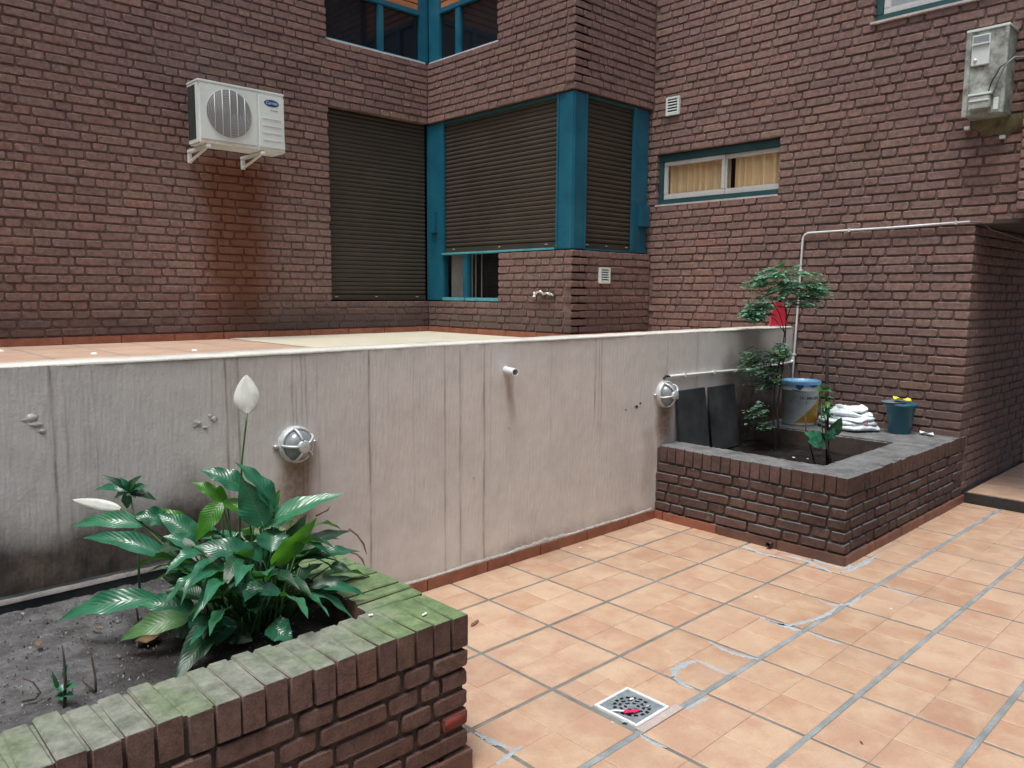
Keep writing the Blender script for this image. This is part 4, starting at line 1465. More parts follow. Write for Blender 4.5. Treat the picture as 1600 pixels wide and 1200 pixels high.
soil_bed(p1, -1.6, P1X - 0.19, P1Y + 0.19, YW - 0.06, 0.435, 'soil', amp=0.014, step=0.016, mound=[(1.12, 2.42, 0.2, 0.04)])
rs_ = np.random.RandomState(8)
V_, F_, R_ = [], [], []
for k in range(1500):
    x_, y_ = rs_.uniform(-.3, P1X - .24), rs_.uniform(P1Y + .24, YW - .09)
    r_ = rs_.uniform(.0015, .0042) * (1.8 if rs_.rand() < .06 else 1)
    o_ = np.array([(1, 0, 0), (0, 1, 0), (-1, 0, 0), (0, -1, 0), (0, 0, .8), (0, 0, -.8)]) * r_ * rs_.uniform(.6, 1.3, (6, 3))
    b_ = len(V_)
    mh_ = .04 * math.exp(-((x_ - 1.12) ** 2 + (y_ - 2.42) ** 2) / .04)
    V_ += [tuple(p + np.array((x_, y_, .437 + mh_ + rs_.uniform(-.003, .006)))) for p in o_]
    F_ += [(b_, b_ + 1, b_ + 4), (b_ + 1, b_ + 2, b_ + 4), (b_ + 2, b_ + 3, b_ + 4), (b_ + 3, b_, b_ + 4), (b_ + 1, b_, b_ + 5), (b_ + 2, b_ + 1, b_ + 5), (b_ + 3, b_ + 2, b_ + 5), (b_, b_ + 3, b_ + 5)]
    R_ += [rs_.rand()] * 6
mb = MB(); mb.add(V_, F_)
ng = NT('soil_grit')
ng.set('Base Color', ng.ramp(ng.attr('rnd'), [(0.0, (0.03, 0.027, 0.025)), (0.4, (0.12, 0.115, 0.115)), (0.75, (0.24, 0.24, 0.245)), (0.95, (0.28, 0.28, 0.28)), (1.0, (0.42, 0.43, 0.43))]))
ng.set('Roughness', 0.9)
MAT['grit'] = ng.m
gr_ = mb.build('grit', 'grit', p1)
gr_['kind'] = 'stuff'
a_ = gr_.data.attributes.new('rnd', 'FLOAT', 'POINT')
a_.data.foreach_set('value', R_)
# black tarred ledge where the bed meets the wall
MB().box(-1.6, P1X - 0.23, YW - 0.075, YW - 0.003, 0.30, 0.476).build('tarred_ledge', 'slate', p1, bevel=0.004)
mb = MB()
vv, ff = [], []
for i, x in enumerate(np.arange(-1.6, P1X - 0.23, 0.03)):
    w_ = 0.010 + RNG.uniform(-.004, .004)
    vv += [(x, YW - 0.078 - .002, 0.470), (x, YW - 0.076, 0.480 + RNG.uniform(-.002, .002)), (x, YW - 0.076 + w_ + 0.012, 0.481)]
    if i:
        b_ = 3 * i
        ff += [(b_ - 3, b_, b_ + 1, b_ - 2), (b_ - 2, b_ + 1, b_ + 2, b_ - 1)]
mb.add(vv, ff); mb.build('worn_edge', 'plaster_dim', p1, smooth=True)

# back planter
p2 = empty('brick_planter', (5.3, 2.5, 0.0), 'brick planter with grey cement-covered rim in the corner below the right wall', 'planter', None)
NC2 = 6
z02 = P2Z - RIMH - JO - NC2 * CH + JO / 2
ent = planter_faces(p2, 'brick_p2', [('-x', P2X, YE, YW - 0.004, (0.0, 0.112), None, z02, NC2), ('-y', YE, P2X, XD + 0.12, (0.112, 0.0), None, z02, NC2)], None)
rim = []
zc = P2Z - RIMH / 2
y = YE + 0.03
while y < YW - 0.03:
    rim.append(('rim', 0.0615, Matrix.Translation((P2X - 0.002 + RNG.uniform(-.003, .003), y, zc + RNG.uniform(-.003, .003))) @ Matrix.Rotation(-math.pi / 2 + RNG.uniform(-.015, .015), 4, 'Z'), False))
    y += rp
x = P2X + RW + 0.05
rim.append(('rim', 0.0615, Matrix.Translation((P2X + 0.14, YE, zc)), False))
rim.append(('rim', 0.0615, Matrix.Translation((P2X + 0.208, YE, zc)), False))
rim.append(('rim', 0.0615, Matrix.Translation((P2X + 0.0715, YE + 0.001, zc)), False))
while x < XD + 0.10:
    rim.append(('rim', 0.0615, Matrix.Translation((x, YE - 0.002 + RNG.uniform(-.003, .003), zc + RNG.uniform(-.003, .003))) @ Matrix.Rotation(RNG.uniform(-.015, .015), 4, 'Z'), False))
    x += rp
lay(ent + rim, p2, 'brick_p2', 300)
MB().box(P2X + 0.013, P2X + 0.2, YE + 0.013, YW - 0.004, 0, P2Z - 0.016).build('mortar', 'mortar_p', p2)
MB().box(P2X + 0.2005, XD + 0.11, YE + 0.0132, YE + 0.25, 0, P2Z - 0.016).build('mortar', 'mortar_p', p2)
MAT['cementtop'] = simple('rough_cement', [(0.085, 0.088, 0.088), (0.145, 0.15, 0.152), (0.20, 0.207, 0.21)], 9, 0.92, 0.7, 110, dist=0.01, fine=0.5)
# cement shelf along the right wall and the worn cement coat on the rim
MB().box(5.70, XD - 0.004, YE + 0.2505, YW - 0.004, 0.1, P2Z + 0.003).build('cement_shelf', 'mortar_p', p2, bevel=0.01)


def crust(x0, x1, y0, y1, z, seed, name='cement_crust'):
    rs_ = np.random.RandomState(seed)
    st = 0.022
    xs_ = np.linspace(x0, x1, max(3, int((x1 - x0) / st))); ys_ = np.linspace(y0, y1, max(3, int((y1 - y0) / st)))
    G, H_ = np.meshgrid(xs_, ys_, indexing='ij')
    h = z + rs_.normal(0, 0.0016, G.shape)
    h[0, :] -= .012 + rs_.uniform(0, .006, h[0, :].shape); h[-1, :] -= .012 + rs_.uniform(0, .006, h[-1, :].shape)
    h[:, 0] -= .012 + rs_.uniform(0, .006, h[:, 0].shape); h[:, -1] -= .012 + rs_.uniform(0, .006, h[:, -1].shape)
    G = G + rs_.uniform(-.005, .005, G.shape); H_ = H_ + rs_.uniform(-.005, .005, H_.shape)
    nx_, ny_ = G.shape
    m_ = MB()
    m_.add(np.stack([G, H_, h], -1).reshape(-1, 3), [(i * ny_ + j, (i + 1) * ny_ + j, (i + 1) * ny_ + j + 1, i * ny_ + j + 1) for i in range(nx_ - 1) for j in range(ny_ - 1)])
    return m_.build(name, 'cementtop', p2, smooth=True)


crust(P2X + 0.012, P2X + 0.235, YE + 0.012, YW - 0.006, P2Z + 0.005, 5)
crust(P2X + 0.21, 5.74, YE + 0.012, YE + 0.262, P2Z + 0.004, 6)
crust(5.70, XD - 0.003, YE + 0.012, YW - 0.006, P2Z + 0.0065, 7)
soil_bed(p2, P2X + 0.19, 5.72, YE + 0.2, YW - 0.002, 0.395, 'soil2', seed=4)
skirting(p2, '-x', P2X, YE - 0.012, YE + 2 * TP - 0.02, 0.0, 0.06, 'skirt_dark', t=0.013, pitch=TP)
skirting(p2, '-x', P2X, YE + 2 * TP - 0.012, YW - 0.012, 0.0, 0.06, 'skirt', t=0.013, pitch=TP)
skirting(p2, '-y', YE, P2X - 0.0, XD + 0.17, 0.0, 0.06, 'skirt_mid', t=0.013, pitch=TP)
qq = at(1203, 853, 0, P2X - 0.02)
mb = MB().lathe((P2X - 0.045, qq[1], qq[2] + 0.012), [(0.017, 0.05), (0.017, 0.0), (0.012, 0.0), (0.012, 0.04)], 16, (1, 0, 0))
mb.build('weep_pipe', 'black', p2, smooth=True)

# ------------------------------------------------------------------ air conditioner
AX0, AX1, AY0, AY1, AZ0, AZ1 = 2.588, 3.318, 6.31, 6.53, 2.712, 3.195
ac = empty('air_conditioner', (AX0 + 0.36, AY1, AZ0 - 0.05), 'white outdoor air conditioner unit with round fan grille on wall brackets', 'air conditioner')
XS = 3.085
body = MB().box(AX0, AX1, AY0, AY1, AZ0, AZ1).build('casing', 'white', ac, bevel=0.012)
MB().box(AX0 - 0.004, AX1 + 0.004, AY0 - 0.006, AY1, AZ1 - 0.012, AZ1 + 0.008).build('lid', 'white', ac, bevel=0.005)
MB().box(AX0 + 0.012, XS - 0.012, AY0 - 0.006, AY0 + 0.002, AZ0 + 0.035, AZ1 - 0.022).build('front_panel', 'white', ac, bevel=0.003)
MB().box(AX0 + 0.01, XS - 0.01, AY0 - 0.005, AY0 + 0.003, AZ0 + 0.002, AZ0 + 0.028).build('drip_rail', 'white_rust', ac, bevel=0.003)
MB().box(XS, AX1 - 0.004, AY0 - 0.014, AY0 + 0.002, AZ0 + 0.03, AZ1 - 0.03).build('service_panel', 'white', ac, bevel=0.006)
for k in range(4):
    z = AZ0 + 0.09 + k * 0.058
    MB().box(XS + 0.03, AX1 - 0.035, AY0 - 0.019, AY0 - 0.012, z, z + 0.006).build('groove', 'white', ac, bevel=0.002)
# side coil
MB().box(AX0 - 0.003, AX0 + 0.002, AY0 + 0.055, AY1 - 0.02, AZ0 + 0.04, AZ1 - 0.03).build('coil', 'coil', ac)
# fan behind a ring-and-spoke grille
fc = np.array((2.836, AY0, AZ0 + 0.255))
FR = 0.187
MB().lathe(fc + (0, -0.0065, 0), [(0.0, 0.0), (FR, 0.0)], 40, (0, -1, 0)).build('fan_opening', 'fan', ac)
fan = part_empty('grille', ac)
nr = 15
for k in range(nr):
    r = FR * (k + 1.2) / (nr + 0.2)
    mb = MB()
    pts = [fc + (r * math.cos(t), -0.014 - 0.010 * (1 - (r / FR) ** 2), r * math.sin(t)) for t in np.linspace(0, 2 * math.pi, 41)]
    mb.tube(pts, 0.0024, 4, False)
    mb.build('grille_ring', 'alu', fan, smooth=True)
for k in range(5):
    sx = (-0.125, -0.062, 0.0, 0.062, 0.125)[k]
    hz = math.sqrt(FR ** 2 - sx ** 2)
    MB().tube([fc + (sx, -0.022, -hz), fc + (sx, -0.026, 0), fc + (sx, -0.022, hz)], 0.0028, 6).build('grille_bar', 'white', fan, smooth=True)
blade = part_empty('fan_blades', ac)
for k in range(3):
    vv = []
    for i in range(7):
        r = 0.03 + 0.14 * i / 6
        for a_ in (0, 1):
            t = 2 * math.pi * k / 3 + a_ * 1.0 + 0.25 * i / 6
            vv.append(fc + (r * math.cos(t), -0.008 - 0.003 * a_, r * math.sin(t)))
    mb = MB(); mb.add(vv, [(2 * i, 2 * i + 1, 2 * i + 3, 2 * i + 2) for i in range(6)])
    mb.build('blade', 'grey_ink', blade, smooth=True)
# oval emblem and print
lc = np.array((3.200, AY0 - 0.0145, AZ1 - 0.088))
logo = MB()
n = 40
vv = [lc + (0.066 * math.cos(t), -0.0015, 0.0285 * math.sin(t)) for t in np.linspace(0, 2 * math.pi, n, endpoint=False)] + [lc + (0.066 * math.cos(t), 0.002, 0.0285 * math.sin(t)) for t in np.linspace(0, 2 * math.pi, n, endpoint=False)]
logo.add(vv, [tuple(reversed(range(n)))] + [(k, n + k, n + (k + 1) % n, (k + 1) % n) for k in range(n)])
emb = logo.build('emblem', 'blue', ac)


def lettering(txt, loc, size, mat, parent, rot, extr=0.0006, shear=0.0, name='lettering', sx=1.0, bold=0.0):
    cu = bpy.data.curves.new(name, 'FONT')
    cu.body = txt
    cu.size = size
    cu.align_x = 'CENTER'
    cu.align_y = 'CENTER'
    cu.extrude = extr
    cu.shear = shear
    cu.offset = bold
    cu.materials.append(MAT[mat])
    tmp = bpy.data.objects.new(name, cu)
    COL.objects.link(tmp)
    dg_ = bpy.context.evaluated_depsgraph_get()
    me_ = bpy.data.meshes.new_from_object(tmp.evaluated_get(dg_))
    bpy.data.objects.remove(tmp, do_unlink=True)
    me_.materials.clear()
    me_.materials.append(MAT[mat])
    o = bpy.data.objects.new(name, me_)
    COL.objects.link(o)
    o.parent = parent
    o.location = Vector([float(v) for v in (np.array(loc) - WL[parent])])
    o.rotation_euler = rot
    o.scale = (sx, 1, 1)
    return o


FRONT = (math.pi / 2, 0, 0)
lettering('Carrier', lc + (0, -0.0025, 0.001), 0.036, 'pvc', emb, FRONT, shear=0.25, sx=1.0)
lettering('Inverter', lc + (0.022, -0.0012, -0.056), 0.02, 'grey_ink', ac, FRONT)
for sx in (2.640, 3.10):
    br = MB()
    br.box(sx, sx + 0.035, AY0 - 0.012, YA - 0.002, AZ0 - 0.028, AZ0 - 0.003)
    b_ = br.build('bracket_arm', 'white', ac, bevel=0.003)
    MB().box(sx + 0.002, sx + 0.033, YA - 0.03, YA - 0.003, AZ0 - 0.11, AZ0 - 0.029).build('bracket_foot', 'white', ac, bevel=0.003)
    MB().tube([(sx + 0.017, AY0 + 0.03, AZ0 - 0.024), (sx + 0.017, YA - 0.02, AZ0 - 0.1)], 0.011, 6).build('bracket_strut', 'white', ac)
MB().box(AX1 - 0.002, AX1 + 0.022, AY0 + 0.03, AY0 + 0.14, AZ0 + 0.01, AZ0 + 0.12).build('valve_cover', 'white', ac, bevel=0.006)

# ------------------------------------------------------------------ vent grilles


def vent(facing, const, s, z, w, h, label):
    loc = (const, s, z) if facing == '-x' else (s, const, z)
    v = empty('vent_grille', loc, label, 'vent', 'small louvred vents set in the brickwork')

    def bx(a, b, c, d, d0, d1, nm, mt, bv=0.002):
        m = MB()
        if facing == '-x':
            m.box(const + d0, const + d1, a, b, c, d)
        else:
            m.box(a, b, const + d0, const + d1, c, d)
        return m.build(nm, mt, v, bevel=bv)
    bx(s - w / 2 + .004, s + w / 2 - .004, z + .004, z + h - .004, -0.004, 0.012, 'backing', 'hole', 0)
    t = 0.018
    bx(s - w / 2, s - w / 2 + t, z, z + h, -0.022, 0.012, 'frame', 'white')
    bx(s + w / 2 - t, s + w / 2, z, z + h, -0.022, 0.012, 'frame', 'white')
    bx(s - w / 2 + t, s + w / 2 - t, z, z + t, -0.0215, 0.012, 'frame', 'white')
    bx(s - w / 2 + t, s + w / 2 - t, z + h - t, z + h, -0.0215, 0.012, 'frame', 'white')
    n_ = 5
    for k in range(n_):
        zz = z + t + (h - 2 * t) * (k + 0.5) / n_
        m = MB()
        pr = [(-0.020, zz - 0.008), (-0.006, zz + 0.007), (-0.004, zz + 0.005), (-0.018, zz - 0.010)]
        a, b = s - w / 2 + t, s + w / 2 - t
        vv = [((const + d, e, y_) if facing == '-x' else (e, const + d, y_)) for e in (a, b) for d, y_ in pr]
        m.add(vv, [(0, 1, 5, 4), (1, 2, 6, 5), (2, 3, 7, 6), (3, 0, 4, 7), (0, 3, 2, 1), (4, 5, 6, 7)])
        m.build('louvre', 'white', v)
    return v


vent('-x', XD, 4.437, 3.205, 0.145, 0.165, 'small white louvred vent high on the brick wall above the curtained window')
vent('-y', YC, 5.59, 1.64, 0.145, 0.145, 'small pale louvred vent low on the brick bay under its corner window')

# ------------------------------------------------------------------ utility box at the top right
UX, UY0, UY1, UZ0, UZ1 = 6.09, 1.66, 1.905, 2.775, 3.33
ub = empty('utility_box', (XD, 1.78, UZ0), 'dirty grey-white metal utility cabinet with dangling cables high on the right wall', 'utility box')
MB().box(UX, XD + 0.01, UY0, UY1, UZ0, UZ1).build('cabinet', 'conduit_dirty', ub, bevel=0.006)
MB().box(UX - 0.008, XD, UY0 - 0.008, UY1 + 0.008, UZ1 - 0.004, UZ1 + 0.014).build('lid', 'white', ub, bevel=0.003)
MB().box(UX - 0.010, UX + 0.02, UY1 - 0.028, UY1 + 0.006, UZ0 - 0.004, UZ1 - 0.005).build('edge_strip', 'conduit_dirty', ub, bevel=0.003)
MB().box(UX - 0.010, UX + 0.02, UY0 - 0.004, UY0 + 0.02, UZ0 - 0.004, UZ1 - 0.005).build('edge_strip', 'conduit_dirty', ub, bevel=0.003)
MB().box(UX - 0.016, UX + 0.002, 1.762, 1.872, UZ1 - 0.23, UZ1 - 0.03).build('flap', 'white', ub, bevel=0.004)
MB().box(UX - 0.018, UX - 0.0155, 1.77, 1.864, UZ1 - 0.085, UZ1 - 0.04).build('flap_recess', 'grey_ink', ub)
MB().box(UX - 0.03, UX - 0.015, 1.764, 1.870, UZ1 - 0.10, UZ1 - 0.088).build('flap_lip', 'pvc', ub, bevel=0.003)
MB().lathe((UX - 0.014, 1.845, UZ1 - 0.195), [(0.0, 0.012), (0.010, 0.009), (0.012, 0.0)], 12, (-1, 0, 0)).build('knob', 'pvc', ub, smooth=True)
MB().box(UX - 0.05, UX + 0.004, 1.725, 1.868, UZ0 + 0.12, UZ0 + 0.135).build('tray_rim', 'white', ub, bevel=0.003)
MB().box(UX - 0.045, UX + 0.004, 1.732, 1.862, UZ0 + 0.03, UZ0 + 0.119).build('tray', 'conduit_dirty', ub, bevel=0.006)
MB().box(UX - 0.051, UX - 0.046, 1.736, 1.858, UZ0 + 0.082, UZ0 + 0.092).build('tray_lip', 'pvc', ub)
MB().box(UX - 0.006, UX + 0.003, 1.69, 1.72, UZ0 + 0.02, UZ0 + 0.1).build('side_bracket', 'white', ub, bevel=0.002)
for k, (dy, r) in enumerate(((0.0, 0.006), (0.035, 0.004))):
    MB().tube([(UX - 0.012, 1.725 + dy, UZ0 + 0.11), (UX - 0.03, 1.70 + dy, UZ0 + 0.19), (UX - 0.05, 1.66 + dy * .6, UZ0 + 0.28), (UX - 0.02, 1.61, UZ0 + 0.335), (PJX + 0.03, 1.566, UZ0 + 0.35), (PJX + 0.08, 1.563, UZ0 + 0.345)], r, 8).build('cable', 'grey_ink' if k == 0 else 'black', ub, smooth=True)
# mossy cement patch on the bricks under the box
vv, ff = [], []
rg = random.Random(4)
cols = 12
for i in range(cols + 1):
    y = 1.565 + 0.33 * i / cols
    lo = UZ0 - 0.035 - 0.075 * math.sin(math.pi * min(1, (cols - i + 1) / cols)) * rg.uniform(.6, 1.1) - (0.05 if i < 6 else 0)
    for z, d in ((UZ0 + 0.01, -0.012), (lo, -0.012), (lo - 0.008, 0.01)):
        vv.append((XD + d + rg.uniform(-.002, .002), y, z))
    if i:
        b_ = 3 * i
        ff += [(b_ - 3, b_ - 2, b_ + 1, b_), (b_ - 2, b_ - 1, b_ + 2, b_ + 1)]
mb = MB(); mb.add(vv, ff); mb.build('mossy_patch', 'moss_patch', ub, smooth=True)
for (y, z) in ((1.925, UZ0 - 0.06), (1.70, UZ0 - 0.15)):
    MB().box(XD - 0.035, XD + 0.002, y - 0.022, y + 0.014, z, z + 0.025).build('bracket_stub', 'pvc', ub, bevel=0.003)

# ------------------------------------------------------------------ conduits
cd = empty('conduit_pipe', (XD, 3.09, 0.6), 'thin white conduit climbing the right wall and bending level along the bricks', 'pipe')
r = 0.0085
pts = [(XD - 0.022, 3.135, 0.53), (XD - 0.022, 3.128, 1.0), (XD - 0.022, 3.112, 1.5), (XD - 0.022, 3.10, 2.0)]
bend = [(XD - 0.022, 3.10 - 0.055 * (1 - math.cos(t)), 2.0 + 0.055 * math.sin(t)) for t in np.linspace(0.2, math.pi / 2, 7)]
pts2 = [(XD - 0.022, 2.8, 2.058), (XD - 0.022, 2.4, 2.062), (XD - 0.022, 1.86, 2.075)]
MB().tube(pts + bend + pts2, r, 10).build('pipe', 'pvc', cd, smooth=True)
for (y, z, hz) in ((2.72, 2.059, True), (1.95, 2.073, True), (3.105, 1.75, False), (3.128, 1.05, False)):
    if hz:
        MB().box(XD - 0.036, XD + 0.002, y - 0.008, y + 0.008, z - 0.015, z + 0.015).build('clip', 'pvc', cd, bevel=0.004)
    else:
        MB().box(XD - 0.036, XD + 0.002, y - 0.015, y + 0.015, z - 0.008, z + 0.008).build('clip', 'pvc', cd, bevel=0.004)
MB().tube([(XD - 0.022, 1.86, 2.075), (XD + 0.0, 1.79, 2.07), (XD + 0.25, 1.80, 2.035), (7.5, 1.81, 2.0), (7.9, 1.81, 1.99)], 0.004, 6).build('wire', 'grey_ink', cd, smooth=True)

c2 = empty('conduit_pipe', (5.3, YW, 0.97), 'thin white conduit running level along the rendered wall from the far lamp', 'pipe')
a1, a2, a3 = at(1046, 588, 1, YW - 0.014), at(1165, 577, 1, YW - 0.014), np.array((XD - 0.05, YW - 0.014, 0.985))
MB().tube([a1, (a1 + a2) / 2, a2, (a2 + a3) / 2 + np.array((0, 0, -.004)), a3], 0.0095, 10).build('pipe', 'pvc', c2, smooth=True)
MB().tube([a3, a3 + (0.018, 0, 0.003), a3 + (0.03, -0.004, 0.02), a3 + (0.032, -0.006, 0.05)], 0.013, 10).build('elbow', 'pvc', c2, smooth=True)
MB().tube([at(1037, 592, 1, YW - 0.02), at(1040, 588, 1, YW - 0.02), a1], 0.008, 8).build('cable_end', 'black', c2, smooth=True)
for t in (0.18, 0.55):
    p_ = a1 + (a2 - a1) * t
    MB().box(p_[0] - 0.008, p_[0] + 0.008, YW - 0.027, YW + 0.002, p_[2] - 0.014, p_[2] + 0.014).build('clip', 'pvc', c2, bevel=0.003)

# ------------------------------------------------------------------ bulkhead lamps


def lamp(x, z, R, label, tilt):
    c = np.array((x, YW, z))
    L = empty('bulkhead_lamp', c, label, 'lamp', 'round caged bulkhead lamps on the rendered wall')
    ax = (0, -1, 0)
    MB().lathe(c, [(R, -0.002), (R, 0.022), (R * .96, 0.032), (R * .84, 0.036), (R * .80, 0.030)], 40, ax).build('base_ring', 'lampwhite', L, smooth=True)
    prof = [(R * .82 * math.cos(t), 0.026 + R * .72 * math.sin(t)) for t in np.linspace(0, math.pi / 2 - 0.02, 10)]
    MB().lathe(c, prof, 36, ax, cap1=True).build('glass_dome', 'domeglass', L, smooth=True)
    MB().lathe(c, [(R * .34, 0.026 + R * .66), (R * .34, 0.026 + R * .80), (R * .30, 0.026 + R * .83), (0.002, 0.026 + R * .83)], 28, ax).build('cage_cap', 'lampwhite', L, smooth=True)
    for k in range(5):
        t0 = tilt + 2 * math.pi * k / 5
        d = np.array((math.cos(t0), 0, math.sin(t0)))
        pts_ = [c + d * (R * .92 * math.cos(t)) + np.array((0, -1, 0)) * (0.030 + R * .76 * math.sin(t)) for t in np.linspace(0, 1.22, 9)]
        MB().tube(pts_, R * 0.07, 6).build('cage_rib', 'lampwhite', L, smooth=True)
    for s_ in (-1, 1):
        MB().lathe(c + (s_ * R * 1.14, 0, 0), [(0.011, 0.0), (0.011, 0.012), (0.006, 0.018), (0.0, 0.019)], 12, ax).build('screw_lug', 'silver', L, smooth=True)
        MB().box(c[0] + s_ * R * .95 - .02, c[0] + s_ * R * .95 + .02, YW - 0.008, YW + 0.002, z - 0.007, z + 0.007).build('lug_arm', 'silver', L, bevel=0.002)
    return L


nd = NT('frosted_dome')
nd.set('Base Color', nd.ramp(nd.noise(20, 5, 0.7), [(0.3, (0.15, 0.175, 0.185)), (0.7, (0.27, 0.30, 0.31))]))
nd.set('Roughness', 0.18)
nd.set('Coat Weight', 0.6)
MAT['domeglass'] = nd.m
lamp(1.668, 0.874, 0.083, 'round caged bulkhead lamp on the rendered wall directly behind the peace lily', 0.55)
lamp(4.449, 0.866, 0.094, 'round caged bulkhead lamp beside the back planter with conduit joined to its top', 0.8)

# spout in the white wall
sp = at(790, 578, 1, YW)
st_ = empty('drain_spout', (sp[0], YW, sp[2]), 'short white plastic spout sticking out of the rendered wall', 'pipe')
tip = at(806, 582, 1, YW - 0.12)
c0, c1 = sp.copy(), tip
d = (c1 - c0); d /= np.linalg.norm(d)
MB().lathe(c0 - d * 0.02, [(0.0205, 0), (0.0205, 0.142), (0.0165, 0.142), (0.0165, 0.06), (0.0, 0.06)], 20, d).build('tube', 'pvc', st_, smooth=False)
MB().lathe(c0 - d * 0.02, [(0.0160, 0.0), (0.0160, 0.063), (0.0, 0.0635)], 16, d).build('dark_bore', 'hole', st_)

# ------------------------------------------------------------------ garden taps on the bay
tz = at(855, 459, 0, XB)
tp = empty('wall_tap', (XB, tz[1], tz[2]), 'old white-painted tap fittings sticking out of the bay brickwork', 'tap')
y0_, z0_ = tz[1], tz[2]
MB().tube([(XB + 0.02, y0_ + 0.02, z0_ - 0.005), (XB - 0.03, y0_ + 0.02, z0_), (XB - 0.045, y0_ + 0.045, z0_ + 0.022), (XB - 0.05, y0_ + 0.085, z0_ + 0.012), (XB - 0.05, y0_ + 0.105, z0_ - 0.01)], 0.010, 8).build('spout', 'chrome', tp, smooth=True)
MB().tube([(XB + 0.02, y0_ - 0.06, z0_ - 0.01), (XB - 0.03, y0_ - 0.06, z0_ - 0.004), (XB - 0.04, y0_ - 0.03, z0_ + 0.008), (XB - 0.04, y0_ + 0.015, z0_ - 0.008)], 0.010, 8).build('spout', 'chrome', tp, smooth=True)
MB().tube([(XB - 0.04, y0_ - 0.06, z0_ + 0.012), (XB - 0.04, y0_ - 0.115, z0_ - 0.015)], 0.007, 8).build('handle', 'chrome', tp, smooth=True)
MB().lathe((XB - 0.03, y0_ + 0.135, z0_ - 0.028), [(0.016, 0), (0.014, 0.008), (0.008, 0.016), (0.008, 0.045), (0.0, 0.046)], 14).build('knob', 'pvc', tp, smooth=True)
MB().tube([(XB + 0.02, y0_ + 0.135, z0_ - 0.006), (XB - 0.035, y0_ + 0.135, z0_ - 0.006)], 0.006, 8).build('stem', 'chrome', tp, smooth=True)
MB().box(XB - 0.006, XB + 0.02, y0_ - 0.09, y0_ + 0.075, z0_ - 0.045, z0_ + 0.03).build('recess_plate', 'mortar_p', tp, bevel=0.004)

# ------------------------------------------------------------------ floor drain
fd = empty('floor_drain', ((GR[0] + GR[1]) / 2, (GR[2] + GR[3]) / 2, 0), 'square metal floor drain with pale frame set in the tiles', 'drain')
fw = 0.013
for (a, b, c, d) in ((GR[0], GR[1], GR[2], GR[2] + fw), (GR[0], GR[1], GR[3] - fw, GR[3]), (GR[0], GR[0] + fw, GR[2] + fw, GR[3] - fw), (GR[1] - fw, GR[1], GR[2] + fw, GR[3] - fw)):
    MB().box(a, b, c, d, -0.01, 0.011).build('frame', 'pvc', fd, bevel=0.002)
MB().box(GR[0] + fw, GR[1] - fw, GR[2] + fw, GR[3] - fw, -0.03, 0.0012).build('sump', 'hole', fd)
# grate plate with rings of slots
gx, gy = (GR[0] + GR[1]) / 2, (GR[2] + GR[3]) / 2
hw = (GR[1] - GR[0]) / 2 - fw - 0.001
hh = (GR[3] - GR[2]) / 2 - fw - 0.001
gN = 44
mb = MB()
zt_ = 0.0062
for i in range(gN):
    for j in range(gN):
        x0, x1 = gx - hw + 2 * hw * i / gN, gx - hw + 2 * hw * (i + 1) / gN
        y0, y1 = gy - hh + 2 * hh * j / gN, gy - hh + 2 * hh * (j + 1) / gN
        cx, cy = (x0 + x1) / 2 - gx, (y0 + y1) / 2 - gy
        rr, th = math.hypot(cx, cy), math.atan2(cy, cx)
        hole = False
        for (ra, rb, ns) in ((0.018, 0.030, 6), (0.038, 0.050, 10), (0.058, 0.071, 16)):
            if ra < rr < rb and ((th / (2 * math.pi) * ns) % 1.0) < 0.62:
                hole = True
        if not hole:
            mb.add([(x0, y0, zt_), (x1, y0, zt_), (x1, y1, zt_), (x0, y1, zt_)], [(0, 1, 2, 3)])
mb.build('grate', 'grate', fd)
MB().box(GR[0] - 0.008, GR[1] + 0.035, GR[2] - 0.036, GR[2] - 0.0005, 0.001, 0.0052).build('cement_bed', 'cement_bed', fd)
# rubbish on the drain
pk = at(986, 1114, 2, 0.008)
rg = random.Random(2)


def scrap(c, rx, ry, rot, h, name, mat, seed, curl=0.4):
    rg_ = random.Random(seed)
    n_ = 12
    vv_, ff_ = [], []
    rings = [0.0, 0.45, 0.8, 1.0]
    for ri, q_ in enumerate(rings):
        for k in range(n_):
            t = 2 * math.pi * k / n_
            w = q_ * (1 + 0.28 * math.sin(2 * t + seed) * q_ + rg_.uniform(-.08, .08))
            x_, y_ = rx * w * math.cos(t), ry * w * math.sin(t)
            X_, Y_ = x_ * math.cos(rot) - y_ * math.sin(rot), x_ * math.sin(rot) + y_ * math.cos(rot)
            vv_.append((c[0] + X_, c[1] + Y_, c[2] + h * (0.35 + curl * q_ * q_ * (0.5 + 0.5 * math.sin(3 * t + seed)) + 0.2 * (1 - q_))))
    for ri in range(3):
        for k in range(n_):
            k2 = (k + 1) % n_
            ff_.append((ri * n_ + k, ri * n_ + k2, (ri + 1) * n_ + k2, (ri + 1) * n_ + k))
    nb = len(vv_)
    top = [(x_, y_, z_ + 0.0015) for x_, y_, z_ in vv_]
    m_ = MB(); m_.add(vv_ + top, [tuple(reversed(f)) for f in ff_] + [tuple(i + nb for i in f) for f in ff_] + [(3 * n_ + k, 3 * n_ + (k + 1) % n_, nb + 3 * n_ + (k + 1) % n_, nb + 3 * n_ + k) for k in range(n_)])
    return m_.build(name, mat, None, smooth=True, origin=c)


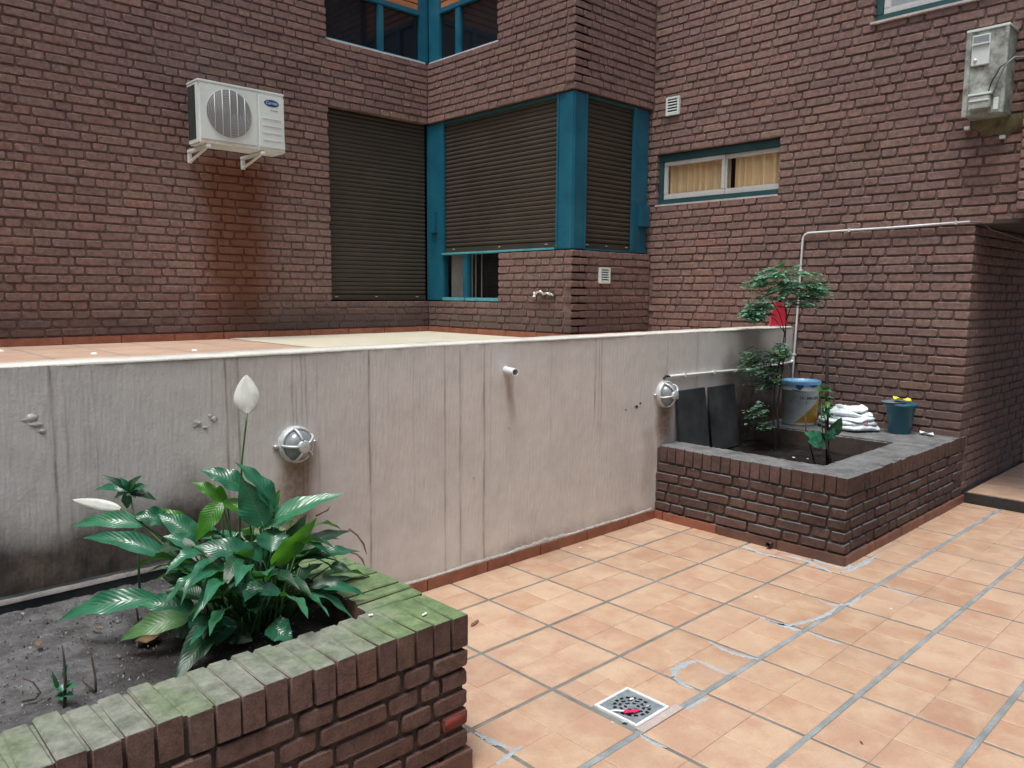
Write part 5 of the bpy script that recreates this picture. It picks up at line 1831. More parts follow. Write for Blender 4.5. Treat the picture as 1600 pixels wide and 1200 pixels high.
tag(scrap(pk, 0.026, 0.013, -0.6, 0.012, 'plastic_scrap', 'pink', 1), 'crumpled bright pink scrap lying on the floor drain', 'litter')
tag(scrap(at(968, 1112, 2, 0.008), 0.03, 0.006, -0.75, 0.006, 'paper_scrap', 'pvc', 2), 'thin white paper strip beside the pink scrap on the drain', 'litter')
tag(scrap(at(987, 1093, 2, 0.008), 0.009, 0.006, 0.3, 0.004, 'paper_scrap', 'pvc', 3), 'tiny white paper bit near the far corner of the drain', 'litter')
tag(scrap(at(1012, 1104, 2, 0.008), 0.014, 0.004, 0.2, 0.004, 'paper_scrap', 'cement', 4), 'small grey paper shred on the far side of the drain grate', 'litter')
tag(scrap(at(976, 1129, 2, 0.005), 0.012, 0.008, 0.8, 0.008, 'paper_scrap', 'cement', 5), 'small crumpled grey scrap on the near edge of the drain frame', 'litter')
tag(scrap(at(957, 1130, 2, 0.004), 0.004, 0.004, 0.8, 0.005, 'paper_scrap', 'pvc', 6), 'white crumb on the tile just in front of the drain', 'litter')
MAT['leaf_dry'] = simple('dry_leaf', [(0.10, 0.06, 0.03), (0.2, 0.12, 0.06)], 30, 0.8, 0.2)
tag(scrap(at(742, 975, 2, 0.004), 0.03, 0.012, 0.3, 0.010, 'dry_leaf', 'leaf_dry', 7), 'dry brown leaf on the tiles beside the front planter corner', 'litter')
tag(scrap(at(1346, 1161, 2, 0.004), 0.008, 0.004, 0.9, 0.004, 'dry_leaf', 'leaf_dry', 8), 'small brown leaf bit on the tiles near the bottom edge', 'litter')
tag(scrap(at(1484, 1062, 2, 0.004), 0.012, 0.005, 0.2, 0.006, 'dry_leaf', 'grey_ink', 9), 'small grey leaf on the open tiles at the right', 'litter')
tag(scrap(at(906, 857, 2, 0.004), 0.012, 0.008, 0.2, 0.005, 'paper_scrap', 'coping', 10), 'pale crumb on the tiles close to the rendered wall', 'litter')
tag(scrap(at(1180, 934, 2, 0.004), 0.010, 0.007, 0.2, 0.005, 'paper_scrap', 'coping', 11), 'pale crumb on the tiles near the curved cement smear', 'litter')
tag(scrap(at(1392, 952, 2, 0.004), 0.014, 0.006, 0.6, 0.004, 'paper_scrap', 'coping', 12), 'pale flake on the tiles in front of the back planter', 'litter')

# ------------------------------------------------------------------ things on the back planter
SZ = P2Z + 0.0075
# paint pail
pc = np.array((5.955, 2.905, SZ))
pail = empty('paint_pail', pc, 'white plastic paint pail with blue rim and yellow printed corner', 'bucket')
Hp = 0.352
prof = [(0.0, 0.0), (0.126, 0.0), (0.131, 0.012), (0.142, 0.255), (0.1445, 0.257), (0.1445, 0.275), (0.150, 0.277), (0.150, 0.287), (0.146, 0.290), (0.1485, 0.318), (0.148, 0.332)]
MB().lathe(pc, prof, 44).build('body', 'pail', pail, smooth=True)
lid = [(0.1525, 0.318), (0.1535, 0.345), (0.149, 0.352), (0.144, 0.350), (0.143, 0.335), (0.10, 0.333), (0.0, 0.333)]
MB().lathe(pc, lid, 44).build('lid', 'pail_blue', pail, smooth=True)
# drips of blue paint under the rim
for (t0, t1, dep) in ((3.35, 3.75, 0.030), (4.0, 4.55, 0.012), (4.75, 5.05, 0.015)):
    n_ = 10
    vv = []
    for i in range(n_ + 1):
        t = t0 + (t1 - t0) * i / n_
        dz = dep * math.sin(math.pi * i / n_)
        for z_ in (0.327, 0.322 - dz):
            vv.append(pc + (0.1535 * math.cos(t), 0.1535 * math.sin(t), z_))
    mb = MB(); mb.add(vv, [(2 * i, 2 * i + 2, 2 * i + 3, 2 * i + 1) for i in range(n_)])
    mb.build('paint_drip', 'blue', pail, smooth=True)


def curved_text(txt, z, size, t_mid, parent, mat):
    adv = size * 0.66
    R_ = 0.1415 + 0.0003
    t = t_mid - adv * (len(txt) - 1) / 2 / R_
    for ch in txt:
        if ch != ' ':
            p_ = pc + (R_ * math.cos(t), R_ * math.sin(t), z)
            lettering(ch, p_, size, mat, parent, (math.pi / 2, 0, t + math.pi / 2), 0.0008, name='lettering', bold=0.0006)
        t += adv / R_


curved_text('TR.MALDEB', 0.222, 0.030, 4.05 + 0.12, pail, 'dark_ink')
curved_text('Y', 0.183, 0.026, 3.95, pail, 'dark_ink')
MB().tube([pc + (0.152 * math.cos(t), 0.152 * math.sin(t), 0.285 - 0.02 * math.sin((t - 3.3) * 1.0)) for t in np.linspace(3.2, 3.6, 6)], 0.003, 6).build('handle', 'black', pail, smooth=True)

# folded white sack
sk0 = at(1322, 668, 2, SZ)
sc_ = np.array((6.02, 2.545, SZ))
sack = empty('plastic_sack', sc_, 'folded pile of white woven plastic sack between pail and flower pot', 'sack')


def fold_layer(c, rx, ry, h, z0, rot, seed, name):
    rg_ = np.random.RandomState(seed)
    nu, nv = 56, 18
    vv_ = []
    ph = rg_.uniform(0, 6, 6)
    for j in range(nv + 1):
        v_ = j / nv
        a_ = -math.pi / 2 + math.pi * v_
        for i in range(nu):
            t = 2 * math.pi * i / nu
            ct, st = math.cos(t), math.sin(t)
            sq = (abs(ct) ** 2.6 + abs(st) ** 2.6) ** (-1 / 2.6)
            k_ = max(0.0, math.cos(a_)) ** 0.42
            w = 1 + 0.07 * math.sin(3 * t + ph[0]) + 0.025 * math.sin(6 * t + ph[1] + 3 * v_) + 0.008 * math.sin(13 * t + ph[2])
            x_, y_ = rx * sq * ct * k_ * w, ry * sq * st * k_ * w
            zz = z0 + h * (0.5 + 0.5 * math.sin(a_)) * (1 + 0.14 * math.sin(2.3 * t + ph[3]))
            zz += 0.010 * math.sin(y_ * 30 + ph[4] + 2 * math.sin(x_ * 14)) * v_ + 0.006 * math.sin(y_ * 60 + x_ * 22 + ph[5]) * v_ + 0.002 * math.sin(x_ * 90 + y_ * 140) * v_
            zz = max(zz, 0.0)
            X_, Y_ = x_ * math.cos(rot) - y_ * math.sin(rot), x_ * math.sin(rot) + y_ * math.cos(rot)
            vv_.append((c[0] + X_, c[1] + Y_, c[2] + zz))
    ff_ = [(j * nu + i, j * nu + (i + 1) % nu, (j + 1) * nu + (i + 1) % nu, (j + 1) * nu + i) for j in range(nv) for i in range(nu)]
    m_ = MB(); m_.add(vv_, ff_)
    return m_.build(name, 'sack', sack, smooth=True)


fold_layer(sc_, 0.225, 0.155, 0.052, 0.0, 1.35, 1, 'bottom_fold')
fold_layer(sc_ + (-0.005, 0.012, 0), 0.218, 0.145, 0.05, 0.036, 1.45, 2, 'lower_fold')
fold_layer(sc_ + (0.005, 0.0, 0), 0.21, 0.13, 0.045, 0.070, 1.25, 5, 'middle_fold')
fold_layer(sc_ + (0.0, 0.015, 0), 0.185, 0.115, 0.045, 0.102, 1.4, 3, 'upper_fold')
fold_layer(sc_ + (0.03, -0.02, 0), 0.135, 0.085, 0.042, 0.135, 1.1, 4, 'top_fold')
for k in range(2):
    MB().box(sc_[0] - 0.125, sc_[0] - 0.119, sc_[1] - 0.20 + k * 0.014, sc_[1] - 0.195 + k * 0.014, SZ + 0.06, SZ + 0.09).build('printed_stripe', 'red', sack)

# teal flower pot with tray and yellow cloth
fp = np.array((6.12, 2.195, SZ))
pot = empty('flower_pot', fp, 'teal plastic flower pot standing against the right brick wall', 'flower pot')
prof = [(0.0, 0.0), (0.072, 0.0), (0.076, 0.006), (0.101, 0.205), (0.108, 0.207), (0.110, 0.226), (0.105, 0.229), (0.098, 0.224), (0.080, 0.04), (0.0, 0.04)]
MB().lathe(fp, prof, 40).build('body', 'pot', pot, smooth=True)
MAT['greyplate'] = simple('grey_plate', [(0.11, 0.15, 0.175), (0.18, 0.22, 0.25)], 9, 0.5, 0.05)
pl = empty('saucer', fp + (-0.01, 0.02, 0.229), 'thin grey saucer tilted across the top of the teal pot', 'saucer')
pla = MB()
for k in range(1):
    ax_ = np.array((-0.03, 0.05, 1.0))
    pla.lathe(fp + (-0.012, 0.03, 0.226), [(0.0, 0.0), (0.075, 0.002), (0.104, 0.011), (0.105, 0.015), (0.074, 0.007), (0.0, 0.005)], 32, ax_)
pla.build('dish', 'greyplate', pl, smooth=True)
yc = scrap(fp + (0.0, 0.0, 0.236), 0.068, 0.048, 1.2, 0.04, 'yellow_cloth', 'yellow', 21, 0.5)
tag(yc, 'bright yellow cloth crumpled on top of the teal flower pot', 'cloth')
wr = scrap(np.array((6.17, 2.02, SZ)), 0.055, 0.03, 1.5, 0.03, 'white_rag', 'sack', 22, 0.5)
tag(wr, 'small white rag on the cement shelf beside the flower pot', 'cloth')

# two black panels leaning on the white wall


def board(x0, x1, z0, z1l, z1r, label, yo):
    v = [(x0, YW - 0.075 - yo, z0), (x1, YW - 0.075 - yo, z0), (x1, YW - 0.012 - yo, z1r), (x0, YW - 0.012 - yo, z1l)]
    m = MB()
    back_ = [(a_, b_ + 0.012, c_ + 0.002) for a_, b_, c_ in v]
    m.add(v + back_, [(0, 1, 2, 3), (7, 6, 5, 4), (0, 4, 5, 1), (1, 5, 6, 2), (2, 6, 7, 3), (3, 7, 4, 0)])
    o = m.build('slate_panel', 'slate', None, bevel=0.002, origin=((x0 + x1) / 2, YW - 0.07, z0))
    return tag(o, label, 'panel', 'dark panels leaning in the back planter')


board(4.575, 4.945, 0.40, 0.872, 0.872, 'dark slate panel leaning on the rendered wall, the one nearer the lamp', 0.0)
board(4.985, 5.345, 0.40, 0.868, 0.868, 'dark slate panel leaning on the rendered wall, the one nearer the shrub', 0.004)

# red board standing on top of the white wall
rx0, rx1 = 5.97, XD - 0.012
m = MB()
yy = YW + 0.05
vt = [(rx0, yy, WT + 0.012), (rx1, yy, WT + 0.012), (rx1, yy + 0.03, WT + 0.21), (6.10, yy + 0.03, WT + 0.21), (6.02, yy + 0.015, WT + 0.11)]
m.add(vt + [(a_, b_ + 0.008, c_) for a_, b_, c_ in vt], [(0, 1, 2, 3, 4), (9, 8, 7, 6, 5), (0, 5, 6, 1), (1, 6, 7, 2), (2, 7, 8, 3), (3, 8, 9, 4), (4, 9, 5, 0)])
tag(m.build('red_board', 'red', None, bevel=0.002, origin=(6.12, yy, WT)), 'bright red board standing on the end of the rendered wall', 'board')

# ------------------------------------------------------------------ plants


def leaf_mesh(base, B, T, width, nrm, bow, mat, young=0.0, sag=0.0, fold=0.25, wave=0.06, seed=0, name='leaf', parent=None, petr=0.0035, tip=1.3, ctrl=None):
    """blade from B to T with a petiole from base to B"""
    rg_ = random.Random(seed)
    B, T, nrm = np.array(B, float), np.array(T, float), np.array(nrm, float)
    ax = T - B
    L = np.linalg.norm(ax)
    a_ = ax / L
    nrm = nrm - a_ * (nrm @ a_)
    nrm /= max(1e-6, np.linalg.norm(nrm))
    side = np.cross(a_, nrm)
    nt, nu = 14, 7
    vv_, lu, lt = [], [], []
    ph = rg_.uniform(0, 6)
    for i in range(nt + 1):
        t = i / nt
        w = (math.sin(math.pi * t ** 0.72) ** 0.85) * (1 - 0.25 * t ** tip) * 1.12
        w = max(w, 0.02) * width / 2
        c = B + ax * t + nrm * (bow * L * 4 * t * (1 - t) * (1 - 0.3 * t)) + np.array((0, 0, -1)) * sag * L * t * t
        # local normal tilt follows bow
        for j in range(nu):
            u = -1 + 2 * j / (nu - 1)
            h = fold * abs(u) ** 1.3 * w + wave * width * math.sin(t * 17 + ph + (2.1 if u > 0 else 0)) * abs(u) ** 2 * math.sin(math.pi * t)
            vv_.append(c + side * (u * w) + nrm * h)
            lu.append(u); lt.append(t)
    ff_ = [(i * nu + j, i * nu + j + 1, (i + 1) * nu + j + 1, (i + 1) * nu + j) for i in range(nt) for j in range(nu - 1)]
    m_ = MB(); m_.add(vv_, ff_)
    if base is not None:
        base = np.array(base, float)
        m_.mi = 1
        d_ = B - base
        c1_ = base + d_ * 0.5 + np.array((0, 0, 0.10 * np.linalg.norm(d_))) if ctrl is None else np.array(ctrl)
        e_ = B + a_ * (0.10 * L) + nrm * (bow * L * 0.33)
        pts_ = [(1 - t) ** 2 * base + 2 * t * (1 - t) * c1_ + t * t * B for t in np.linspace(0, 1, 9)]
        m_.tube(pts_ + [e_ - nrm * 0.002], [petr * (1.15 - 0.55 * k / 9) for k in range(10)], 6)
    o = m_.build(name, [mat, 'petiole'], parent, smooth=True)
    nv_ = len(o.data.vertices)
    for nm, arr in (('lu', lu), ('lt', lt), ('rnd', [rg_.random()] * len(lu))):
        at__ = o.data.attributes.new(nm, 'FLOAT', 'POINT')
        at__.data.foreach_set('value', arr + [0.5] * (nv_ - len(arr)))
    return o


D0 = 2.56
PX = 0.00207        # metres per photo pixel near the lily
cl = at(400, 985, 2, 0.44)
lily = empty('peace_lily', cl, 'large glossy peace lily with two white flowers growing in the front planter', 'plant')
TOCAM = CAM - cl
TOCAM[2] = 0
TOCAM /= np.linalg.norm(TOCAM)
UP = np.array((0, 0, 1.0))
CR = RC[0]          # picture-right in the world
# (base px, tip px, width px, depth offset base, depth offset tip, normal (up, to camera, right), bow, material)
LV = [
    ((428, 800), (366, 718), 34, .02, .00, (.55, .45, .75), .10, 'lily'),
    ((412, 822), (377, 742), 46, .00, -.03, (.35, 1.0, -.2), -.02, 'lily'),
    ((384, 768), (312, 729), 34, .04, .02, (.9, .6, -.1), .10, 'lily'),
    ((355, 785), (298, 751), 26, .05, .03, (.9, .5, -.2), .10, 'lily_young'),
    ((347, 784), (306, 842), 30, -.02, -.06, (.5, 1.0, -.3), .06, 'lily_young'),
    ((345, 785), (404, 822), 24, .03, .0, (.9, .5, .2), .14, 'lily_young'),
    ((406, 826), (541, 765), 34, .02, .08, (.85, .55, -.1), .07, 'lily'),
    ((410, 815), (437, 762), 22, .08, .10, (.3, 1.0, .3), .04, 'lily_young'),
    ((424, 884), (495, 806), 32, -.05, -.05, (.35, .75, .75), .03, 'lily_young'),
    ((424, 862), (428, 822), 44, -.03, .04, (.75, .8, .0), .05, 'lily'),
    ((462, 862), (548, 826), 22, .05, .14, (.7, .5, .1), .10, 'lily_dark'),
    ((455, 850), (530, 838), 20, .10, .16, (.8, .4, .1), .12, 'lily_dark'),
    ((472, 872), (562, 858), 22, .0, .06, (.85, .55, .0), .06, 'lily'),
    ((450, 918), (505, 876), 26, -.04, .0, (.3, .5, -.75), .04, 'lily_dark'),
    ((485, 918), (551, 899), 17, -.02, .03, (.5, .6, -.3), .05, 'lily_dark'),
    ((500, 918), (571, 928), 16, -.02, .03, (.8, .6, .0), .10, 'lily'),
    ((515, 885), (551, 892), 15, .02, .02, (.6, .7, .2), .12, 'lily_dark'),
    ((228, 822), (111, 818), 26, .02, .02, (.75, .75, .1), .10, 'lily'),
    ((262, 872), (129, 836), 30, -.03, -.02, (.8, .7, .1), .12, 'lily'),
    ((262, 815), (207, 806), 30, .05, .02, (.7, .7, .0), .14, 'lily'),
    ((308, 842), (247, 800), 34, .02, .03, (.55, .9, .3), .06, 'lily'),
    ((298, 830), (228, 792), 24, .09, .10, (.7, .5, .1), .12, 'lily_young'),
    ((310, 862), (255, 835), 28, .0, -.03, (.85, .6, .0), .10, 'lily'),
    ((396, 874), (303, 850), 38, -.06, -.10, (.8, .7, -.1), .12, 'lily'),
    ((250, 937), (91, 964), 34, -.05, -.08, (.8, .75, .2), .16, 'lily'),
    ((305, 958), (216, 938), 38, -.08, -.10, (.8, .7, .0), .12, 'lily'),
    ((330, 940), (250, 895), 30, -.02, .0, (.8, .6, .0), .10, 'lily_dark'),
    ((296, 968), (187, 996), 32, -.12, -.16, (.8, .75, .1), .16, 'lily_pale'),
    ((322, 958), (302, 1005), 34, -.14, -.18, (.5, .9, .1), .14, 'lily'),
    ((347, 962), (338, 1008), 44, -.14, -.18, (.45, 1.0, .0), .14, 'lily'),
    ((420, 978), (458, 1003), 36, -.14, -.17, (.75, .7, .1), .12, 'lily'),
    ((392, 925), (338, 898), 40, -.10, -.14, (.85, .6, .1), .12, 'lily'),
    ((300, 905), (255, 880), 24, .02, .02, (.7, .7, .0), .12, 'lily'),
    ((440, 928), (352, 922), 22, -.16, -.18, (.8, .6, .1), .14, 'lily'),
    ((420, 900), (462, 838), 30, .06, .10, (.4, .8, .5), .06, 'lily'),
    ((372, 880), (372, 830), 30, .08, .10, (.3, 1.0, .0), .04, 'lily_dark'),
    ((340, 870), (330, 815), 28, .10, .12, (.3, 1.0, -.2), .05, 'lily'),
    ((440, 860), (480, 800), 24, .12, .16, (.4, .8, .4), .06, 'lily_dark'),
    ((300, 890), (262, 848), 26, .10, .14, (.5, .8, -.2), .08, 'lily_dark'),
    ((460, 940), (520, 935), 22, .04, .10, (.6, .6, .3), .10, 'lily_dark'),
    ((360, 985), (395, 1000), 30, -.12, -.14, (.4, 1.0, .1), .10, 'lily_dark'),
    ((300, 975), (270, 985), 34, -.04, -.02, (.5, .9, .1), .12, 'lily_dark'),
    ((395, 965), (420, 905), 26, -.08, -.04, (.2, 1.0, .4), .04, 'lily_dark'),
    ((350, 945), (310, 905), 26, -.02, .02, (.4, .9, -.3), .06, 'lily_dark'),
]
for k, (b_, t_, w_, db, dt, nn, bow, mt) in enumerate(LV):
    rg_ = random.Random(500 + k)
    B = atd(*b_, D0 + db)
    T = atd(*t_, D0 + dt)
    nrm = UP * nn[0] + TOCAM * nn[1] + CR * nn[2]
    bs = cl + np.array((rg_.uniform(-.09, .09), rg_.uniform(-.08, .08), -0.03))
    leaf_mesh(bs, B, T, w_ * PX * 1.05, nrm, bow * rg_.uniform(.9, 1.5), mt, seed=900 + k, parent=lily, sag=rg_.uniform(.02, .08), wave=rg_.uniform(.05, .13), fold=rg_.uniform(.15, .5))
rg_ = random.Random(77)
for k in range(46):      # bare inner stems
    an = rg_.uniform(0, 2 * math.pi)
    rr_ = rg_.uniform(.02, .13)
    bs = cl + np.array((rr_ * math.cos(an), rr_ * math.sin(an), -0.03))
    tp2 = bs + np.array((math.cos(an) * rg_.uniform(.02, .10), math.sin(an) * rg_.uniform(.02, .10), rg_.uniform(.14, .30)))
    MB().tube([bs, (bs + tp2) / 2 + np.array((0, 0, .02)), tp2], [.0042, .0035, .0022], 6).build('leaf_stalk', 'petiole', lily, smooth=True)
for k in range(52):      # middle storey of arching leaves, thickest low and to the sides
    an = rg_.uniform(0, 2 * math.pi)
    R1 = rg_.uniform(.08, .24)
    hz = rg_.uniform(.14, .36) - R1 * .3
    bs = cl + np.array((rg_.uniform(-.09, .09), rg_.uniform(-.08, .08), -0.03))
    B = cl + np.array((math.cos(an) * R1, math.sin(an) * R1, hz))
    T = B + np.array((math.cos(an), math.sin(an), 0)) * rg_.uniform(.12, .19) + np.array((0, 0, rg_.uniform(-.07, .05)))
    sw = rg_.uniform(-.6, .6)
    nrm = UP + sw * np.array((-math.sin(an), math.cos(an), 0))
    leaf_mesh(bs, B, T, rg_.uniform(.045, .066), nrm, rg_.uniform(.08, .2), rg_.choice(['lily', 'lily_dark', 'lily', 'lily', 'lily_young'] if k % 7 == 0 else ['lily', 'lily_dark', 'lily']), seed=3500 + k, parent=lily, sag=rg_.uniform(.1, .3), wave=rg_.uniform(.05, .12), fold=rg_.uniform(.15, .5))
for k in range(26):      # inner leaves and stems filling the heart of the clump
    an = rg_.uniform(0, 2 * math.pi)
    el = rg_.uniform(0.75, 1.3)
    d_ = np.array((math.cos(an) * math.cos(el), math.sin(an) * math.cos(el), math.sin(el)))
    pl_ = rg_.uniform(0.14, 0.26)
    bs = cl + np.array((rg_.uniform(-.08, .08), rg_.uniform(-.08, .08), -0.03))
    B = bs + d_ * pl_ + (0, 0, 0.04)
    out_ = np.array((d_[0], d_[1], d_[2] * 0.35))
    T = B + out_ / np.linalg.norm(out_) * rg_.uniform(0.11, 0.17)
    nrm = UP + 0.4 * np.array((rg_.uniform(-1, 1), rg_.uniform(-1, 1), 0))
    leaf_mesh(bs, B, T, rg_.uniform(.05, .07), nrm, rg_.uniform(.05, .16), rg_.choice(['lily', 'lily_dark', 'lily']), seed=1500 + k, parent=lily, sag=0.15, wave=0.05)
# curled brown leaf tips
for pp in (((545, 826), (558, 836), (568, 850), (573, 866)), ((545, 862), (558, 866), (566, 874), (570, 884)), ((494, 806), (505, 800), (512, 797), (516, 790))):
    MB().tube([atd(x_, y_, D0 + .12) for x_, y_ in pp], [.0035, .003, .0035, .0012], 6).build('withered_tip', 'leaf_dry', lily, smooth=True)


def spathe(stem, B, T, width, nrm, cup, mt='spathe', seed=0):
    f = part_empty('flower', lily)
    B, T = np.array(B), np.array(T)
    ax = T - B
    L = np.linalg.norm(ax); a_ = ax / L
    nrm = np.array(nrm, float); nrm -= a_ * (nrm @ a_); nrm /= np.linalg.norm(nrm)
    side = np.cross(a_, nrm)
    nt, nu = 14, 9
    vv_ = []
    for i in range(nt + 1):
        t = i / nt
        w = max(0.015, math.sin(math.pi * min(1, t * 0.97 + 0.02) ** 0.78) ** 0.72 * (1 - 0.1 * t)) * width / 2
        c = B + ax * t + nrm * (0.06 * L * math.sin(math.pi * t))
        for j in range(nu):
            u = -1 + 2 * j / (nu - 1)
            vv_.append(c + side * w * math.sin(u * 1.3) / math.sin(1.3) + nrm * (-cup * w * (u * u) - 0.10 * w * math.exp(-(u / .12) ** 2) + 0.05 * w * math.sin(t * 11 + 2 * u) * abs(u)))
    m_ = MB(); m_.add(vv_, [(i * nu + j, i * nu + j + 1, (i + 1) * nu + j + 1, (i + 1) * nu + j) for i in range(nt) for j in range(nu - 1)])
    m_.build('spathe', mt, f, smooth=True)
    MB().tube(stem + [B], [.0032] * len(stem) + [.0028], 8).build('stem', 'petiole', f, smooth=True)
    MB().tube([B + a_ * 0.06 * L - nrm * 0.012, B + a_ * 0.6 * L - nrm * 0.012], [.006, .004], 8).build('spadix', 'lily_pale', f, smooth=True)


# upright flower seen from behind
sp_d = D0 + 0.02
spathe([cl + (0.02, 0.03, 0), atd(374, 860, sp_d), atd(378, 720, sp_d), atd(384, 665, sp_d)], atd(386, 645, sp_d), atd(385, 586, sp_d + .02), 41 * PX, TOCAM + 0.2 * UP, 0.25)
spathe([cl + (-0.02, 0.0, 0), atd(310, 905, D0), atd(255, 850, D0 + .01), atd(205, 805, D0 + .02)], atd(188, 795, D0 + .02), atd(114, 781, D0 + .03), 19 * PX, UP * .35 + TOCAM * .9, 0.4)

# second small plant behind the lily
q2 = at(225, 885, 1, 2.95)
sb = np.array((at(215, 860, 1, 2.92)[0], 2.92, 0.44))
sp2 = empty('leafy_plant', sb, 'small plant with drooping dark leaves close to the wall behind the peace lily', 'plant')
dd = (sb - CAM) @ (-RC[2])
hub = atd(203, 768, dd)
MB().tube([sb, (sb + hub) / 2 + (0.01, 0, 0), hub], [.005, .004, .003], 8).build('stem', 'petiole', sp2, smooth=True)
for k, (tp_, w_) in enumerate((((148, 766), 12), ((155, 742), 10), ((178, 785), 12), ((223, 742), 12), ((236, 760), 12), ((245, 782), 13), ((199, 795), 14), ((212, 778), 14), ((186, 745), 10), ((228, 772), 12), ((210, 752), 12))):
    leaf_mesh(None, hub + (0, 0, 0.0), atd(*tp_, dd + random.Random(k).uniform(-.06, .06)), w_ * 0.0026, UP * .7 + TOCAM * .7, .18, 'lily_dark' if k % 2 else 'lily', seed=2000 + k, parent=sp2, fold=.2)

# sprout, twigs and dead stalks in the front bed
s0_ = at(100, 1100, 2, 0.44)
spr = empty('seedling', s0_, 'tiny green sprout with a dark stalk in the grey soil at the lower left', 'plant')
sd_ = (s0_ - CAM) @ (-RC[2])
MB().tube([s0_ - (0, 0, .02), atd(102, 1060, sd_), atd(100, 1030, sd_), atd(97, 1008, sd_)], [.005, .004, .003, .0015], 7).build('stem', 'bark', spr, smooth=True)
for k, (b_, t_, w_) in enumerate((((100, 1080), (82, 1070), 9), ((100, 1078), (121, 1072), 10), ((98, 1082), (88, 1090), 8), ((102, 1086), (116, 1088), 9), ((90, 1076), (81, 1048), 5), ((100, 1060), (106, 1036), 5), ((101, 1094), (90, 1082), 9), ((103, 1074), (112, 1062), 7))):
    leaf_mesh(None, atd(*b_, sd_), atd(*t_, sd_ + random.Random(k).uniform(-.03, .03)), w_ * .0022, UP + .5 * TOCAM, .1, 'lily', seed=2100 + k, parent=spr)
for k, (pp, lab) in enumerate(((((150, 1082), (149, 1060), (145, 1036), (141, 1015)), 'thin dark bare twig standing upright in the soil next to the sprout'),
                               (((147, 1080), (138, 1072), (129, 1064), (130, 1058)), 'short bent twig at the foot of the upright twig in the soil'),
                               (((35, 1096), (55, 1092), (63, 1082), (52, 1066), (36, 1060)), 'thin curled dry stalk lying on the soil at the far left'),
                               (((216, 970), (214, 955), (210, 942)), 'short dark dead stub under the drooping leaves of the lily'),
                               (((238, 966), (240, 956), (239, 944)), 'second dark dead stub just right of the first under the leaves'))):
    g0 = at(*pp[0], 2, 0.44)
    dk = (g0 - CAM) @ (-RC[2])
    m = MB().tube([atd(x_, y_, dk + 0.008 * i) for i, (x_, y_) in enumerate(pp)], [.0035 - .0018 * i / len(pp) for i in range(len(pp))], 6)
    tag(m.build('twig', 'bark', None, smooth=True, origin=g0), lab, 'twig')

# ------------------------------------------------------------------ shrub in the back planter
tb = np.array((5.42, 2.78, 0.405))
shr = empty('shrub', tb, 'slender shrub with feathery grey-green leaves rising from the back planter', 'shrub')
td = (tb - CAM) @ (-RC[2])


def tpx(x_, y_, o_=0.0):
    return atd(x_, y_, td + o_)


trunk = MB()
stems = [
    [tb + (0, 0, -.02), tpx(1214, 640), tpx(1221, 590), tpx(1226, 545), tpx(1228, 505), tpx(1229, 470)],
    [tb + (-.03, .02, -.02), tpx(1208, 650, .03), tpx(1211, 600, .02), tpx(1222, 545, .01), tpx(1226, 520, .01), tpx(1218, 490, .02), tpx(1206, 470, .0)],
    [tpx(1229, 500), tpx(1236, 478, .03), tpx(1252, 458, .05), tpx(1270, 446, .03)],
    [tpx(1221, 590), tpx(1205, 575, -.03), tpx(1188, 566, -.05), tpx(1168, 566, -.06)],
    [tpx(1226, 520), tpx(1212, 500, -.05), tpx(1196, 490, -.07), tpx(1180, 490, -.06)],
    [tpx(1228, 490), tpx(1224, 462, .05), tpx(1216, 442, .07), tpx(1210, 430, .07)],
    [tpx(1217, 610), tpx(1205, 596, .04), tpx(1188, 592, .06), tpx(1165, 598, .06)],
]
for i, s_ in enumerate(stems):
    r0 = (.008, .007, .004, .0035, .0035, .0035, .003)[i]
    trunk = MB().tube(s_, [r0 * (1 - .65 * k / (len(s_) - 1)) for k in range(len(s_))], 7)
    trunk.build('trunk' if i < 2 else 'branch', 'bark', shr, smooth=True)


def frond_leaves(V_, F_, R_, root, tip, n, size, rg_, droop):
    """a rachis with paired oval leaflets"""
    root, tip = np.array(root), np.array(tip)
    ax = tip - root
    L = np.linalg.norm(ax); a_ = ax / L
    side = np.cross(a_, UP); side /= max(1e-6, np.linalg.norm(side))
    nv = np.cross(side, a_)
    for i in range(n):
        t = 0.15 + 0.85 * i / (n - 1)
        c = root + ax * t - UP * droop * L * t * t
        for sgn in ((-1, 1) if i < n - 1 else (0,)):
            d_ = a_ * (0.55 if sgn else 1.0) + side * sgn * 0.85 - UP * rg_.uniform(-.1, .2)
            d_ /= np.linalg.norm(d_)
            ll = size * rg_.uniform(.75, 1.25)
            w_ = ll * rg_.uniform(.26, .36)
            nn_ = nv + np.array([rg_.uniform(-.45, .45) for _ in range(3)])
            s2 = np.cross(d_, nn_); s2 /= max(1e-6, np.linalg.norm(s2))
            up_ = np.cross(s2, d_)
            b0 = len(V_)
            p0 = c
            V_ += [p0, p0 + d_ * ll * .35 + s2 * w_ + up_ * ll * .05, p0 + d_ * ll * .75 + s2 * w_ * .8 + up_ * ll * .02, p0 + d_ * ll - up_ * ll * .1, p0 + d_ * ll * .75 - s2 * w_ * .8 + up_ * ll * .02, p0 + d_ * ll * .35 - s2 * w_ + up_ * ll * .05]
            F_.append((b0, b0 + 1, b0 + 2, b0 + 3)); F_.append((b0, b0 + 3, b0 + 4, b0 + 5))
            R_ += [rg_.random()] * 6


